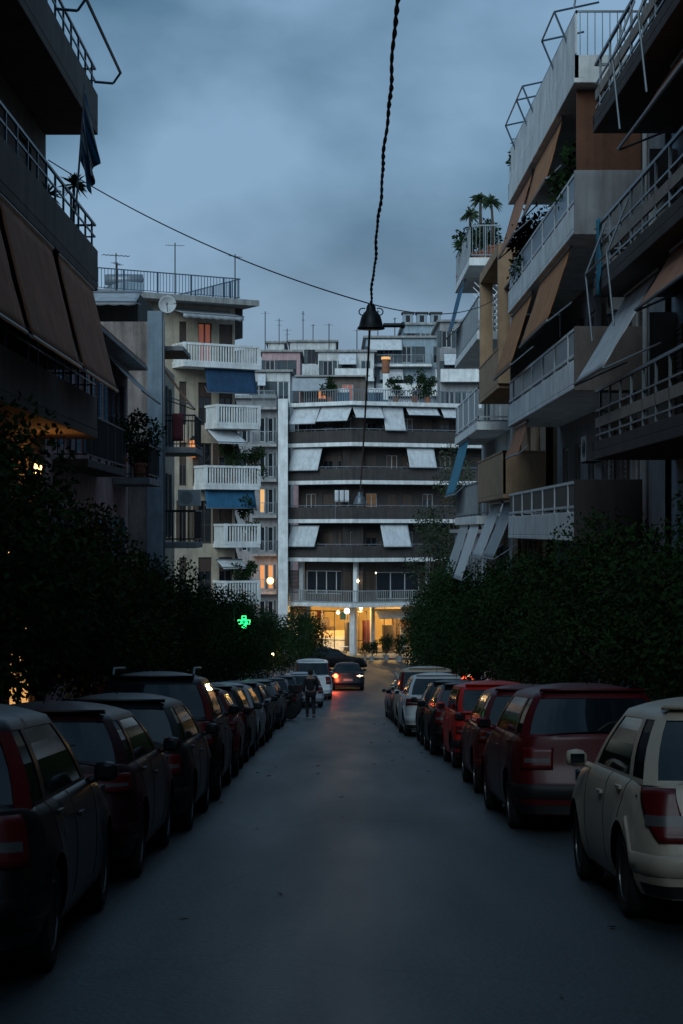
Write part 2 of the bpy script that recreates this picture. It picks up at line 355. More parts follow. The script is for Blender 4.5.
def balcony(root, F, a0, a1, z, depth, style, slab='concrete', rail='trim_white', th=.18, h=1.0, ends=(1, 1), d0=0, fascia=0, panel='rail_blue'):
    """z = underside of slab"""
    mb = MB().box(a0, a1, d0+.002, depth, z, z+th, F)
    s = mb.build('balcony', M[slab], root, bevel=.015)
    e = .05; pts = []
    if ends[0]: pts.append((a0+e, d0+.03))
    pts += [(a0+e, depth-e), (a1-e, depth-e)]
    if ends[1]: pts.append((a1-e, d0+.03))
    zt = z+th
    if style == 'solid':
        mb = MB(); seg_box(mb, F, pts, .098, zt+.002, zt+h); mb.build('parapet', M[rail], s, bevel=.01)
        mb = MB(); seg_box(mb, F, pts, .13, zt+h+.002, zt+h+.05); mb.build('coping', M[slab], s)
    elif style == 'solidrail':
        mb = MB(); seg_box(mb, F, pts, .098, zt+.002, zt+h*.55); mb.build('parapet', M[rail], s, bevel=.01)
        mb = MB(); seg_box(mb, F, pts, .04, zt+h-.04, zt+h); seg_box(mb, F, pts, .025, zt+h*.77, zt+h*.77+.03); tri_rail(mb, F, pts, zt+h*.55+.003, zt+h-.04, .9, .018); mb.build('railing', M[panel], s)
    elif style == 'bars':
        mb = MB(); seg_box(mb, F, pts, .045, zt+h-.045, zt+h); seg_box(mb, F, pts, .03, zt+.08, zt+.11); tri_rail(mb, F, pts, zt+.11, zt+h-.045, .12, .008); tri_rail(mb, F, pts, zt+.001, zt+h-.05, 1.4, .02)
        mb.build('railing', M[rail], s)
    elif style == 'boards':
        mb = MB(); seg_box(mb, F, pts, .098, zt+.002, zt+.16); mb.build('fascia', M['dark_plaster'], s)
        mb = MB(); seg_box(mb, F, pts, .04, zt+.42, zt+.60); mb.build('rail_board', M['wood_board'], s)
        mb = MB(); seg_box(mb, F, pts, .05, zt+h-.05, zt+h); seg_box(mb, F, pts, .028, zt+.27, zt+.30); seg_box(mb, F, pts, .028, zt+.72, zt+.75); tri_rail(mb, F, pts, zt+.16, zt+h-.05, 1.1, .02); mb.build('railing', M['grey_metal'], s)
    elif style == 'panel':
        mb = MB(); seg_box(mb, F, pts, .098, zt+.002, zt+fascia); mb.build('parapet', M[rail], s, bevel=.01)
        mb = MB(); seg_box(mb, F, pts, .06, zt+h-.06, zt+h); seg_box(mb, F, pts, .055, zt+fascia+.08, zt+fascia+.13); tri_rail(mb, F, pts, zt+fascia+.003, zt+h-.06, 2.2, .035); mb.build('railing', M['white_metal'], s)
        mb = MB(); seg_box(mb, F, pts[(1 if ends[0] else 0):], .02, zt+fascia+.135, zt+h-.065); mb.build('panel', M[panel], s)
    elif style == 'balustrade':
        mb = MB(); seg_box(mb, F, pts, .10, zt+.002, zt+.14); seg_box(mb, F, pts, .11, zt+h-.11, zt+h); tri_rail(mb, F, pts, zt+.142, zt+h-.111, .145, .028)
        for (a, d) in pts[(1 if ends[0] else 0):]: mb.box(a-.07, a+.07, d-.062, d+.065, zt+.003, zt+h+.01, F)
        mb.build('balustrade', M[rail], s)
    elif style == 'slotted':   # tall white panels
        mb = MB(); seg_box(mb, F, pts, .08, zt+.002, zt+.45); mb.build('parapet', M[rail], s)
        mb = MB(); P = pts[(1 if ends[0] else 0):]
        n = 8; (A, D), (B, _) = P[0], P[1]
        for k in range(n):
            p0 = A+(B-A)*k/n+.02; p1 = A+(B-A)*(k+1)/n-.02; mb.box(p0, p1, D-.02, D+.02, zt+.5, zt+h, F)
        mb.build('panel', M[rail], s)
        mb = MB(); seg_box(mb, F, pts, .04, zt+h, zt+h+.04)
        if ends[0]: tri_rail(mb, F, pts[:2], zt+.45, zt+h, .14, .008)
        mb.build('railing', M['grey_metal'], s)
    return s
def awning(root, F, a0, a1, d0, z0, d1, z1, m, valance=0, sag=.05, arms=True, name='awning', stripes=None):
    n = 10; k = 8; mb = MB(); rows = []
    for i in range(n+1):
        t = i/n; r = []
        for j in range(k*2+1):
            u = j/(k*2); r.append(F.p(a0+(a1-a0)*u, d0+(d1-d0)*t+random.uniform(-.006, .006), z0+(z1-z0)*t-sag*math.sin(math.pi*t)*(.6+.4*math.sin(u*math.pi))))
        rows.append(r)
    if valance:
        rows.append([F.p(a0+(a1-a0)*j/(k*2), d1+.01, z1-valance*(1 if j % 2 else .75)) for j in range(k*2+1)])
    o = mb.grid(rows).build(name, M[m], root, smooth=True, thick=.012)
    mb = MB(); mb.bar(F.p(a0-.03, d1, z1), F.p(a1+.03, d1, z1), .028)
    if arms:
        for a in (a0+.02, a1-.02):
            mb.bar(F.p(a, d0-.02, z0-.75*(z0-z1)), F.p(a, d1, z1-.03), .018)
    mb.bar(F.p(a0-.03, d0, z0+.02), F.p(a1+.03, d0, z0+.02), .045)
    mb.build('awning_arm', M['grey_metal'], o)
    return o
def core(mb, x0, x1, y0, y1, z0, z1): mb.box(x0, x1, y0, y1, z0, z1)

# ------------------------------------------------------------------ small things
def leaf_cloud(mb, lobes, n, size, seed, flat=0.0):
    rnd = random.Random(seed); tot = sum(l[3]**2 for l in lobes); vs = []; fs = []
    for (x, y, z, r) in lobes:
        for _ in range(int(n*r*r/tot)):
            d = Vector((rnd.gauss(0, 1), rnd.gauss(0, 1), rnd.gauss(0, 1))).normalized()
            rad = r*(rnd.random()**.38)*(1+.18*noise.noise(d*2.3+Vector((x*3, y*3, seed))))
            if rnd.random() < .04: rad *= 1.13
            c = Vector((x, y, z))+d*rad
            t = (d*.6+Vector((rnd.gauss(0, 1), rnd.gauss(0, 1), rnd.gauss(0, 1)-.5))*.6).normalized()
            b = t.cross(Vector((rnd.gauss(0, 1), rnd.gauss(0, 1), rnd.gauss(0, 1)))).normalized(); nn = t.cross(b)
            L_ = size*rnd.uniform(.7, 1.35); W_ = L_*.27
            k = len(vs); vs += [c, c+t*L_*.45+b*W_+nn*L_*.06, c+t*L_, c+t*L_*.45-b*W_+nn*L_*.06]; fs.append((k, k+1, k+2, k+3))
    mb.add(vs, fs)
def make_tree(seed, H=4.7, Rr=1.65, n=11500, leaf='leaf', size=.105, name='street_tree'):
    rnd = random.Random(seed); root = thing(name, 'tree', 'tree', world=False)
    mb = MB(); zc = 1.55
    mb.tube([(0, 0, -.1), (.03, .02, .5), (-.03, .03, 1.1), (.02, 0, zc)], [.13, .10, .09, .085], 10)
    lobes = []
    nl = 15
    for i in range(nl):
        th = i*2.399+rnd.random(); h = (i+.5)/nl
        rr = Rr*.70*math.sqrt(max(.05, 1-abs(2*h-.85)**2.2))*rnd.uniform(.8, 1.15)
        z = 1.75+(H-2.15)*h; lr = Rr*rnd.uniform(.30, .58)
        c = (rr*math.cos(th), rr*math.sin(th), z); lobes.append(c+(lr,))
        mid = Vector((c[0]*.35, c[1]*.35, zc+(z-zc)*.45))
        mb.tube([(.02, 0, zc-.1), mid, Vector(c)], [.055, .038, .012], 6)
    lobes.append((0, 0, (H+1.6)/2, Rr*.66))
    mb.build('trunk', M['bark'], root, smooth=True)
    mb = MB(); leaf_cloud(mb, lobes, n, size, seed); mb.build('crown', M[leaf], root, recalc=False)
    return root
def potted_plant(loc, label, group='potted plants on the balconies', kind='bush', s=1.0, seed=0, pot='terracotta', head=.5, tall=1.25):
    t = thing('potted_plant', label, 'potted plant', loc, group, world=False); rnd = random.Random(seed)
    MB().lathe((0, 0, 0), [(.11*s, 0), (.15*s, .24*s), (.17*s, .24*s), (.17*s, .29*s), (.14*s, .29*s), (.13*s, .26*s)], 12).build('pot', M[pot], t)
    if kind == 'bush':
        mb = MB(); lob = []
        for i in range(7):
            c = (rnd.uniform(-.28, .28)*s, rnd.uniform(-.28, .28)*s, (.4+rnd.uniform(.05, .85))*s); lob.append(c+(.2*s*rnd.uniform(.8, 1.3),)); mb.tube([(0, 0, .25*s), (c[0]*.4, c[1]*.4, c[2]*.6), c], .012*s, 5)
        mb.build('stem', M['bark'], t); mb = MB(); leaf_cloud(mb, lob, 900, .09*s, seed); mb.build('foliage', M['leaf'], t, recalc=False)
    else:   # yucca / palm
        mb = MB(); fo = MB()
        for q in range(2 if kind == 'yucca' else 1):
            hx = rnd.uniform(-.1, .1)*s; h = (tall-.45*q)*s
            mb.tube([(0, 0, .2*s), (hx*.5, .05*q, h*.6), (hx, .12*q, h)], [.035*s, .03*s, .025*s], 7)
            for i in range(46):
                az = i*2.4; el = R(rnd.uniform(-35, 80)); L_ = head*rnd.uniform(.65, 1)
                d = Vector((math.cos(az)*math.cos(el), math.sin(az)*math.cos(el), math.sin(el))); side = d.cross(Vector((0, 0, 1))).normalized()*.018*s
                o = Vector((hx, .12*q, h)); m1 = o+d*L_*.55; e = o+d*L_+Vector((0, 0, -.08*s)); fo.add([o-side*.5, o+side*.5, m1+side, e, m1-side], [(0, 1, 2, 3, 4)])
        mb.build('stem', M['bark'], t); fo.build('foliage', M['leaf_palm'], t, recalc=False)
    return t
def ac_unit(F, a, d, z, label):
    p = F.p(a, d, z); t = thing('air_conditioner', label, 'air conditioner', tuple(p), 'air conditioners on the walls')
    MB().box(a-.4, a+.4, d+.05, d+.35, z+.02, z+.6, F).build('casing', M['white_metal'], t, bevel=.02)
    mb = MB()
    q = F.p(a-.1, d+.352, z+.31)
    for r_ in (.06, .11, .16, .21):
        n = 20; pts = [F.p(a-.1+r_*math.cos(2*math.pi*k/n), d+.358, z+.31+r_*math.sin(2*math.pi*k/n)) for k in range(n+1)]; mb.tube(pts, .006, 4)
    mb.build('fan_grille', M['dark_metal'], t)
    mb = MB(); mb.box(a-.35, a-.31, d, d+.34, z-.02, z+.018, F); mb.box(a+.31, a+.35, d, d+.34, z-.02, z+.018, F); mb.build('bracket', M['dark_metal'], t)
def antenna(x, y, z, h, label, rot=0, mast=.02):
    t = thing('antenna', label, 'antenna', (x, y, z), 'television antennas on the roofs', world=False)
    MB().bar((0, 0, 0), (0, 0, h), mast).build('mast', M['dark_metal'], t)
    mb = MB(); c, s = math.cos(rot), math.sin(rot)
    for zz, L_ in (((h*.95, .45),) if len(label) % 3 else ((h*.93, .5), (h*.75, .3))):
        mb.bar((-c*L_, -s*L_, zz), (c*L_, s*L_, zz), .013)
        for k in range(7):
            u = -L_+2*L_*k/6; mb.bar((c*u-s*.16, s*u+c*.16, zz), (c*u+s*.16, s*u-c*.16, zz), .008)
    mb.build('aerial', M['grey_metal'], t); return t
def dish(x, y, z, r, label, mast=.8):
    t = thing('satellite_dish', label, 'satellite dish', (x, y, z), world=False)
    MB().bar((0, 0, 0), (0, 0, mast), .03).build('mast', M['grey_metal'], t)
    mb = MB(); n = 20; rows = []
    for i in range(7):
        q = r*i/6; rows.append([Vector((q*math.cos(2*math.pi*k/n), -.12+.35*(q*q)/r*-1, mast+q*math.sin(2*math.pi*k/n))) for k in range(n+1)])
    d = mb.grid(rows).build('dish', M['trim_white'], t, smooth=True, thick=.015)
    mb = MB(); mb.bar((0, -.15, mast-r), (0, -.12-r*.9, mast), .012); mb.lathe((0, -.12-r*.9, mast), [(.03, -.05), (.045, 0), (.03, .05)], 8, 'y'); mb.build('receiver_arm', M['grey_metal'], t)

# ------------------------------------------------------------------ cars
WHEEL = {}
def wheel_meshes(r, wdt):
    k = (round(r, 2), round(wdt, 2))
    if k in WHEEL: return WHEEL[k]
    mb = MB(); hw = wdt/2
    mb.lathe((0, 0, 0), [(r*.66, -hw*.8), (r*.8, -hw), (r*.93, -hw*.95), (r, -hw*.7), (r, hw*.7), (r*.93, hw*.95), (r*.8, hw), (r*.66, hw*.8)], 36, 'x')
    ty = mb.build('tyre', M['rubber'], smooth=True)
    mb = MB()
    mb.lathe((0, 0, 0), [(r*.67, hw*.2), (r*.67, hw*.86), (r*.62, hw*.9), (r*.60, hw*.3), (r*.60, hw*.2)], 32, 'x')
    mb.lathe((0, 0, 0), [(r*.02, hw*.78), (r*.16, hw*.76), (r*.17, hw*.3)], 16, 'x')
    for i in range(7):
        a = 2*math.pi*i/7; c, s = math.cos(a), math.sin(a)
        for da in (-.12,  .12):
            c2, s2 = math.cos(a+da*1.5), math.sin(a+da*1.5)
            mb.hexa([Vector((hw*.42, r*.12*c-.02*s, r*.12*s+.02*c)), Vector((hw*.42, r*.12*c+.02*s, r*.12*s-.02*c)), Vector((hw*.5, r*.61*c2+.014*s2, r*.61*s2-.014*c2)), Vector((hw*.5, r*.61*c2-.014*s2, r*.61*s2+.014*c2)),
                     Vector((hw*.7, r*.12*c-.02*s, r*.12*s+.02*c)), Vector((hw*.7, r*.12*c+.02*s, r*.12*s-.02*c)), Vector((hw*.8, r*.61*c2+.014*s2, r*.61*s2-.014*c2)), Vector((hw*.8, r*.61*c2-.014*s2, r*.61*s2+.014*c2))])
    ri = mb.build('rim', M['rim']); 
    mb = MB().lathe((0, 0, 0), [(r*.64, -hw*.3), (r*.64, hw*.18)], 24, 'x'); br = mb.build('hub', M['plastic_black'])
    res = (ty.data, ri.data, br.data)
    for o in (ty, ri, br): bpy.data.objects.remove(o)
    WHEEL[k] = res; return res
def interp(pts, x):
    if x <= pts[0][0]: return pts[0][1]
    for (a, za), (b, zb) in zip(pts, pts[1:]):
        if x <= b:
            t = (x-a)/(b-a); t = t*t*(3-2*t)*.5+t*.5; return za+(zb-za)*t
    return pts[-1][1]
def make_car(label, paint, L_=4.0, W_=1.72, H=1.45, zb=.93, hood=.98, wr=.30, ytop0=.22, cab0=.74, roof1=-1.55, cab1=-1.9, style='hatch', lamp='tall', group='cars parked along the left kerb', name='parked_car', brake=None, plate=True, rnd=.40, roofrails=False, lean=.10, kerb_side=1, dome=.05):
    """ origin: ground point under the middle; +y is the nose"""
    t = thing(name, label, 'car', group=group, world=False)
    hl = L_/2; yw = (-hl+.74, hl-.80); Ra = wr+.055; zbot = .20
    deck = {'hatch': [(-hl, zb-.0), (cab0, zb+.02), (cab0+.35, hood-.06), (hl-.25, hood-.24), (hl, hood-.34)],
            'sedan': [(-hl, zb+.02), (-hl+.6, zb+.05), (cab0, zb+.02), (cab0+.35, hood-.06), (hl-.25, hood-.24), (hl, hood-.34)],
            'van': [(-hl, zb), (cab0, zb+.02), (cab0+.3, hood), (hl-.2, hood-.2), (hl, hood-.34)]}[style]
    def wh(y):
        d = min(y+hl, hl-y); a = W_/2
        f = 1-.05*max(0, 1-d/1.0)**2
        if d < rnd: f *= 1-.20*(1-math.sqrt(max(0, 1-(1-d/rnd)**2)))
        return a*f
    P = [(0, .91), (.12, .965), (.3, .992), (.52, 1.0), (.72, .992), (.86, .972), (.95, .945), (1.0, .905)]
    vs_ = [0, .08, .18, .3, .42, .55, .68, .8, .9, .96, 1.0]
    def z0(y):
        for c in yw:
            if abs(y-c) <= Ra: return wr+math.sqrt(max(0, Ra*Ra-(y-c)**2))
        return zbot
    def yend(v):   # rear outline: bumper bulge then leaning forward
        return -.05*math.exp(-((v-.32)/.16)**2)+lean*max(0, v-.45)
    def S(y, v, side=1, off=0):
        zt = interp(deck, y); a = z0(y); z = a+v*(zt-a); va = (z-zbot)/(zt-zbot)
        x = wh(y)*interp(P, va)
        # rear and front shaping
        dr = y+hl; df = hl-y
        yy_ = y+yend(va)*max(0, 1-dr/.7)**1.3-(-.05*math.exp(-((va-.3)/.2)**2)+.12*max(0, va-.5))*max(0, 1-df/.7)**1.3
        for c in yw:   # wheel-arch flare
            q = math.hypot(y-c, z-wr)
            if q < Ra+.12: x += .018*max(0, 1-(q-Ra)/.12)
        return Vector((side*(x+off), yy_-(off if dr < .2 else 0), z))
    st = [-hl, -hl+.015, -hl+.05, -hl+.11, -hl+.2, -hl+.3]
    for c in yw:
        st += [c-Ra-.004]+[c-Ra*math.cos(math.pi*k/14) for k in range(15)]+[c+Ra+.004]
    st += [yw[0]+Ra+.15+(yw[1]-yw[0]-2*Ra-.3)*k/8 for k in range(9)]+[hl-.3, hl-.2, hl-.11, hl-.05, hl-.015, hl]
    st = sorted(st)
    mb = MB(); vert = []; 
    rowsL = []; 
    for y in st:
        ring = [S(y, v, -1) for v in vs_]; zt = ring[-1].z; x = ring[-1].x
        cr_ = [(.82, .018), (.55, .035), (.25, .045), (0, .048)]
        dk = [Vector((x*f, ring[-1].y-(.0 if abs(y) < hl-.3 else 0), zt+h)) for f, h in cr_]
        rr = [S(y, v, 1) for v in vs_]; dk2 = [Vector((-x*f, ring[-1].y, zt+h)) for f, h in cr_[:-1]][::-1]
        rowsL.append(ring+dk+dk2+rr[::-1])
    mb.grid(rowsL)
    # end caps
    for y, sg in ((st[0], -1), (st[-1], 1)):
        rws = []
        for v in vs_:
            a = S(y, v, -1); b = S(y, v, 1)
            rws.append([a.lerp(b, q/10)+Vector((0, sg*.07*(1-(2*q/10-1)**2), 0)) for q in range(11)])
        a = rws[-1]; rws.append([Vector((p.x, p.y*1-sg*.02, p.z+.03*(1-abs(2*q/10-1)**2))) for q, p in enumerate(a)])
        mb.grid(rws)
    # ---------------- cabin
    bw = W_/2*.905; tw = W_/2*.675 if style != 'van' else W_/2*.80
    zt0 = H-.105; zt1 = H-.11; roof0 = ytop0
    wb0 = cab0+.22; wb1 = cab1
    sidesb = [cab0-.06, cab0-.22, (cab0+cab1)/2+.18, (cab0+cab1)/2+.09, cab1+.62, cab1+.48, cab1+.12]
    sidest = [roof0-.03, roof0-.12, (roof0+roof1)/2+.22, (roof0+roof1)/2+.13, roof1+.50, roof1+.38, roof1+.10]
    if style == 'sedan': sidesb[4] = cab1+.5; sidesb[5] = cab1+.38
    key = []     # (bottom xy, top xy, kind of face that follows)
    key.append(((0, wb0), (0, roof0+.07), 'windshield', 8)); key.append(((bw*.86, cab0+.02), (tw*.90, roof0+.0), 'p', 2))
    key.append(((bw, sidesb[0]), (tw, sidest[0]), 'p', 2)); key.append(((bw, sidesb[1]), (tw, sidest[1]), 'g', 5)); key.append(((bw, sidesb[2]), (tw, sidest[2]), 'b', 1))
    key.append(((bw, sidesb[3]), (tw, sidest[3]), 'g', 5)); key.append(((bw, sidesb[4]), (tw, sidest[4]), 'p', 2)); key.append(((bw, sidesb[5]), (tw*.995, sidest[5]), 'q' if style != 'sedan' else 'p', 3))
    key.append(((bw*.985, sidesb[6]), (tw*.98, sidest[6]), 'p', 3)); key.append(((bw*.88, cab1+.01), (tw*.88, roof1+.01), 'rear', 8)); key.append(((0, cab1-.06), (0, roof1-.05), 'end', 0))
    vr = [0, .07, .3, .5, .7, .88, 1.0]
    def col_at(bx, by, tx, ty, bulge):
        r = []
        for v in vr:
            z = (zb+.0)+v*(zt0-zb); b = bulge*math.sin(math.pi*v)
            sx = 1 if bx > .01 else 0
            zbb = interp(deck, by)
            z = zbb-.01+v*(zt0-zbb+.01)
            r.append(Vector((bx+(tx-bx)*v+b*.6*sx, by+(ty-by)*v, z)))
        return r
    cols = []; kinds = []
    for i in range(len(key)-1):
        (b0, t0, kd, n), (b1, t1, _, _) = key[i], key[i+1]
        for k in range(n):
            q = k/n; cb = 0; dyb = 0
            bx = b0[0]+(b1[0]-b0[0])*q; by = b0[1]+(b1[1]-b0[1])*q; tx = t0[0]+(t1[0]-t0[0])*q; ty = t0[1]+(t1[1]-t0[1])*q
            if kd == 'windshield': by = b0[1]+(b1[1]-b0[1])*q*q; ty = t0[1]+(t1[1]-t0[1])*q*q
            if kd == 'rear': by = b0[1]+(b1[1]-b0[1])*(1-(1-q)**2); ty = t0[1]+(t1[1]-t0[1])*(1-(1-q)**2)
            if kd in 'gbpq': bx += .012*0
            cols.append(col_at(bx, by, tx, ty, .045 if kd != 'windshield' else .03)); kinds.append(kd)
    cols.append(col_at(0, key[-1][0][1], 0, key[-1][1][1], .03)); kinds.append('end')
    glass = {'windshield': MB(), 'rear_window': MB(), 'side_window': []}
    def mir(p): return Vector((-p.x, p.y, p.z))
    curg = None
    for i in range(len(cols)-1):
        kd = kinds[i]
        if kd in 'gq' and (i == 0 or kinds[i-1] != kd): curg = [MB(), MB()]; glass['side_window'] += curg
        for j in range(len(vr)-1):
            q = [cols[i][j], cols[i+1][j], cols[i+1][j+1], cols[i][j+1]]
            isg = kd in ('windshield', 'rear', 'g', 'q', 'b') and 0 < j < len(vr)-2 + (0)
            if kd == 'rear' and j == len(vr)-2: isg = False
            if isg:
                nrm = (q[1]-q[0]).cross(q[3]-q[0]).normalized(); cen = Vector((0, (cab0+cab1)/2, zb)); 
                if nrm.dot(q[0]-cen) < 0: nrm = -nrm
                ins = [p-nrm*.006 for p in q]
                if kd == 'windshield': glass['windshield'].add(ins, [(0, 1, 2, 3)]); glass['windshield'].add([mir(p) for p in ins], [(0, 1, 2, 3)])
                elif kd == 'rear': glass['rear_window'].add(ins, [(0, 1, 2, 3)]); glass['rear_window'].add([mir(p) for p in ins], [(0, 1, 2, 3)])
                elif kd == 'b':
                    curg[0].add(ins, [(0, 1, 2, 3)]); curg[1].add([mir(p) for p in ins], [(0, 1, 2, 3)])
                else: curg[0].add(ins, [(0, 1, 2, 3)]); curg[1].add([mir(p) for p in ins], [(0, 1, 2, 3)])
            else:
                mb.add(q, [(0, 1, 2, 3)]); mb.add([mir(p) for p in q], [(0, 1, 2, 3)])
    # roof
    loop = [c[-1] for c in cols]; yc = (roof0+roof1)/2
    prev = loop
    for k in range(1, 7):
        s = 1-k/6; e = dome
        cur = [Vector((p.x*s, yc+(p.y-yc)*(1-(1-s)**2*.999 if False else s), zt0+(H-zt0)*(1-s**2.4))) for p in loop]
        for i in range(len(loop)-1):
            q = [prev[i], prev[i+1], cur[i+1], cur[i]]
            mb.add(q, [(0, 1, 2, 3)]); mb.add([mir(p) for p in q], [(0, 1, 2, 3)])
        prev = cur
    me = mb.build('body', M[paint], t, smooth=True)
    b = bmesh.new(); b.from_mesh(me.data); bmesh.ops.remove_doubles(b, verts=b.verts, dist=.0015); bmesh.ops.recalc_face_normals(b, faces=b.faces); b.to_mesh(me.data); b.free()
    md = me.modifiers.new('es', 'EDGE_SPLIT'); md.split_angle = R(38)
    glass['windshield'].build('windshield', M['car_glass'], t, smooth=True)
    glass['rear_window'].build('rear_window', M['car_glass'], t, smooth=True)
    for gw in glass['side_window']: gw.build('side_window', M['car_glass'], t, smooth=True)
    # dark inside so the arches and floor close
    mb = MB(); mb.box(-W_/2+.26, W_/2-.26, -hl+.18, hl-.18, .17, zb-.12); mb.box(-W_/2+.10, W_/2-.10, yw[0]+Ra+.02, yw[1]-Ra-.02, .16, .5)
    for c in yw: mb.box(-W_/2+.06, W_/2-.06, c-Ra-.01, c+Ra+.01, wr+Ra+.004, zb-.08)
    mb.build('underbody', M['plastic_black'], t)
    # bumper (rear) : patch following the surface, slightly proud
    def rear_path(v, n, s_side, x_in, off, side):
        """points from the side (distance s_side ahead of the rear end) round the corner to x = x_in on the rear cap"""
        pts = []
        for k in range(n+1):
            y = -hl+s_side*(1-k/n)**1.6; p = S(y, v, side); pts.append(p+Vector((side*off*(.3+.7*min(1, (y+hl)/.15)), -off*(1-min(1, (y+hl)/.3)), 0)))
        a = S(-hl, v, -1); bb = S(-hl, v, 1); full = bb.x
        for k in range(1, n+1):
            f = 1-(1-x_in)*k/n; x = full*f; pts.append(Vector((side*x, a.y-.07*(1-f*f)-off, a.z)))
        return pts
    # lamps
    for side in (-1, 1):
        mbl = MB(); rws = []
        spec = {'tall': (.60, .97, .12, .86, 6), 'square': (.58, .86, .10, .72, 5), 'wide': (.72, .92, .22, .68, 5), 'swept': (.50, .97, .22, .80, 8), 'low': (.52, .70, .08, .68, 4)}[lamp]
        v0, v1, ss, xi, n = spec
        for k in range(n+1):
            v = v0+(v1-v0)*k/n
            if lamp == 'swept': s2 = .03+.24*k/n; x2 = .74+.22*(k/n)**.8
            else: s2 = ss; x2 = xi
            rws.append(rear_path(v, 6, s2, x2, .012, side))
        mbl.grid(rws); o = mbl.build('tail_lamp', M['lamp_red'], t, smooth=True)
        md = o.modifiers.new('sd', 'SOLIDIFY'); md.thickness = .02; md.offset = 0
        if lamp == 'tall':     # continues up the rear pillar
            i0 = max(i for i, kd in enumerate(kinds) if kd == 'p')-2
            up = MB(); rws = []
            for j in range(0, 6): rws.append([Vector((side*(c[j].x+.006), c[j].y-.014, c[j].z)) for c in cols[i0+0:i0+4]])
            up.grid(rws); o2 = up.build('pillar_lamp', M['lamp_red'], o, smooth=True)
        mbr = MB(); rws = [rear_path(v0+(v1-v0)*(.30+.2*k/2), 6, ss*.6, xi+.05, .024, side) for k in range(3)]
        mbr.grid(rws).build('reverse_lamp', M['lamp_clear'] if brake is None or side not in brake else M[brake[side]], o, smooth=True)
        if brake and side in brake:
            c = rws[1][7]; rb = 1.5 if side < 0 else .8; MB().lathe(c+Vector((0, -.02, 0)), [(.02, -.035), (.065*rb, -.02), (.08*rb, .02), (.07*rb, .03)], 14, 'y').build('lit_bulb', M[brake[side]], o)
    # bumper strip
    mbp = MB(); rws = []
    for v in (.20, .24, .30, .36, .39):
        rws.append(rear_path(v, 6, .5, 0, .02 if .22 < v < .38 else .006, -1)[:-1]+rear_path(v, 6, .5, 0, .02 if .22 < v < .38 else .006, 1)[::-1])
    mbp.grid(rws).build('rear_bumper', M['plastic_black'] if lamp in ('square', 'low') else M[paint], t, smooth=True)
    mbp = MB(); rws = []
    for v in (.01, .05, .12):
        rws.append(rear_path(v, 5, .3, 0, .008, -1)[:-1]+rear_path(v, 5, .3, 0, .008, 1)[::-1])
    mbp.grid(rws).build('bumper_skirt', M['plastic_black'], t, smooth=True)
    if plate:
        p = S(-hl, .52, 1); y = p.y-.07-.012
        o = MB().box(-.26, .26, y-.012, y, p.z-.058, p.z+.058).build('number_plate', M['plate_white'], t)
        MB().box(-.257, -.225, y-.0145, y-.0125, p.z-.055, p.z+.055).build('plate_band', M['cloth_navy'], o)
    # seams, handles, mirrors
    for s in (-1, 1):
        for y in (cab0-.10, (cab0+cab1)/2+.13, cab1+.62):
            MB().tube([S(y-(.10*(v) if y < cab1+.7 else 0), v, s, .0005) for v in [.06]+vs_[2:]], .004, 4).build('door_seam', M['plastic_black'], t)
    for s in (-1, 1):
        for y in ((cab0+cab1)/2+.28, cab1+.72):
            p = S(y, .80, s, .018); MB().box(p.x-.012, p.x+.012, y-.09, y+.09, p.z-.014, p.z+.014).build('door_handle', M[paint], t, bevel=.006)
        mm = MB(); c = Vector((s*(W_/2+.06), cab0-.12, zb+.07))
        mm.lathe(c, [(.02, -.08), (.055, -.07), (.07, 0), (.06, .05), (.03, .08)], 12, 'x'); mm.bar(c-Vector((s*.06, 0, .04)), c-Vector((s*.16, -.02, .08)), .025)
        mo = mm.build('wing_mirror', M[paint], t, smooth=True)
        MB().box(c.x-.055, c.x+.055, c.y-.074, c.y-.070, c.z-.035, c.z+.035).build('mirror_glass', M['car_glass'], mo)
    # wiper
    if style != 'sedan':
        MB().tube([(0, cab1-.085, zb+.06), (.12, cab1-.06, zb+.14), (.36, cab1-.02, zb+.16)], .009, 5).build('rear_wiper', M['plastic_black'], t)
        MB().tube([(0, roof1+.35, H-.01), (0, roof1+.28, H+.03), (0, roof1+.05, H+.16)], .006, 5).build('aerial', M['plastic_black'], t)
        mbx = MB(); mbx.grid([[Vector((x, roof1+.06, H-.075-.01*(x/.6)**2)) for x in (-.55, -.3, 0, .3, .55)], [Vector((x, roof1-.10+.06*(x/.55)**2, H-.07)) for x in (-.55, -.3, 0, .3, .55)]]); mbx.build('roof_spoiler', M[paint], t, thick=.025, smooth=True)
    if roofrails:
        for s in (-1, 1):
            MB().tube([(s*tw*.86, roof1+.2, H-.05), (s*tw*.86, roof1+.3, H+.035), (s*tw*.86, 0, H+.045), (s*tw*.86, roof0-.3, H+.03), (s*tw*.86, roof0-.2, H-.04)], .018, 8).build('roof_rail', M['grey_metal'], t)
    # wheels
    ty, ri, hb = wheel_meshes(wr, .20)
    for c in yw:
        for s in (-1, 1):
            we = bpy.data.objects.new('wheel', ty); col.objects.link(we); we.parent = t; we.location = (s*(W_/2-.115), c, wr); we.rotation_euler = (0, 0, 0 if s > 0 else math.pi)
            for dt, nm in ((ri, 'rim'), (hb, 'hub')):
                r_ = bpy.data.objects.new(nm, dt); col.objects.link(r_); r_.parent = we
    # headlamps
    for s in (-1, 1):
        c = S(hl-.14, .78, s); MB().lathe(c+Vector((-s*.08, .0, 0)), [(.02, -.04), (.10, .0), (.09, .05), (.02, .07)], 12, 'y').build('headlamp', M['lamp_clear'], t, smooth=True)
    t['_len'] = L_
    return t
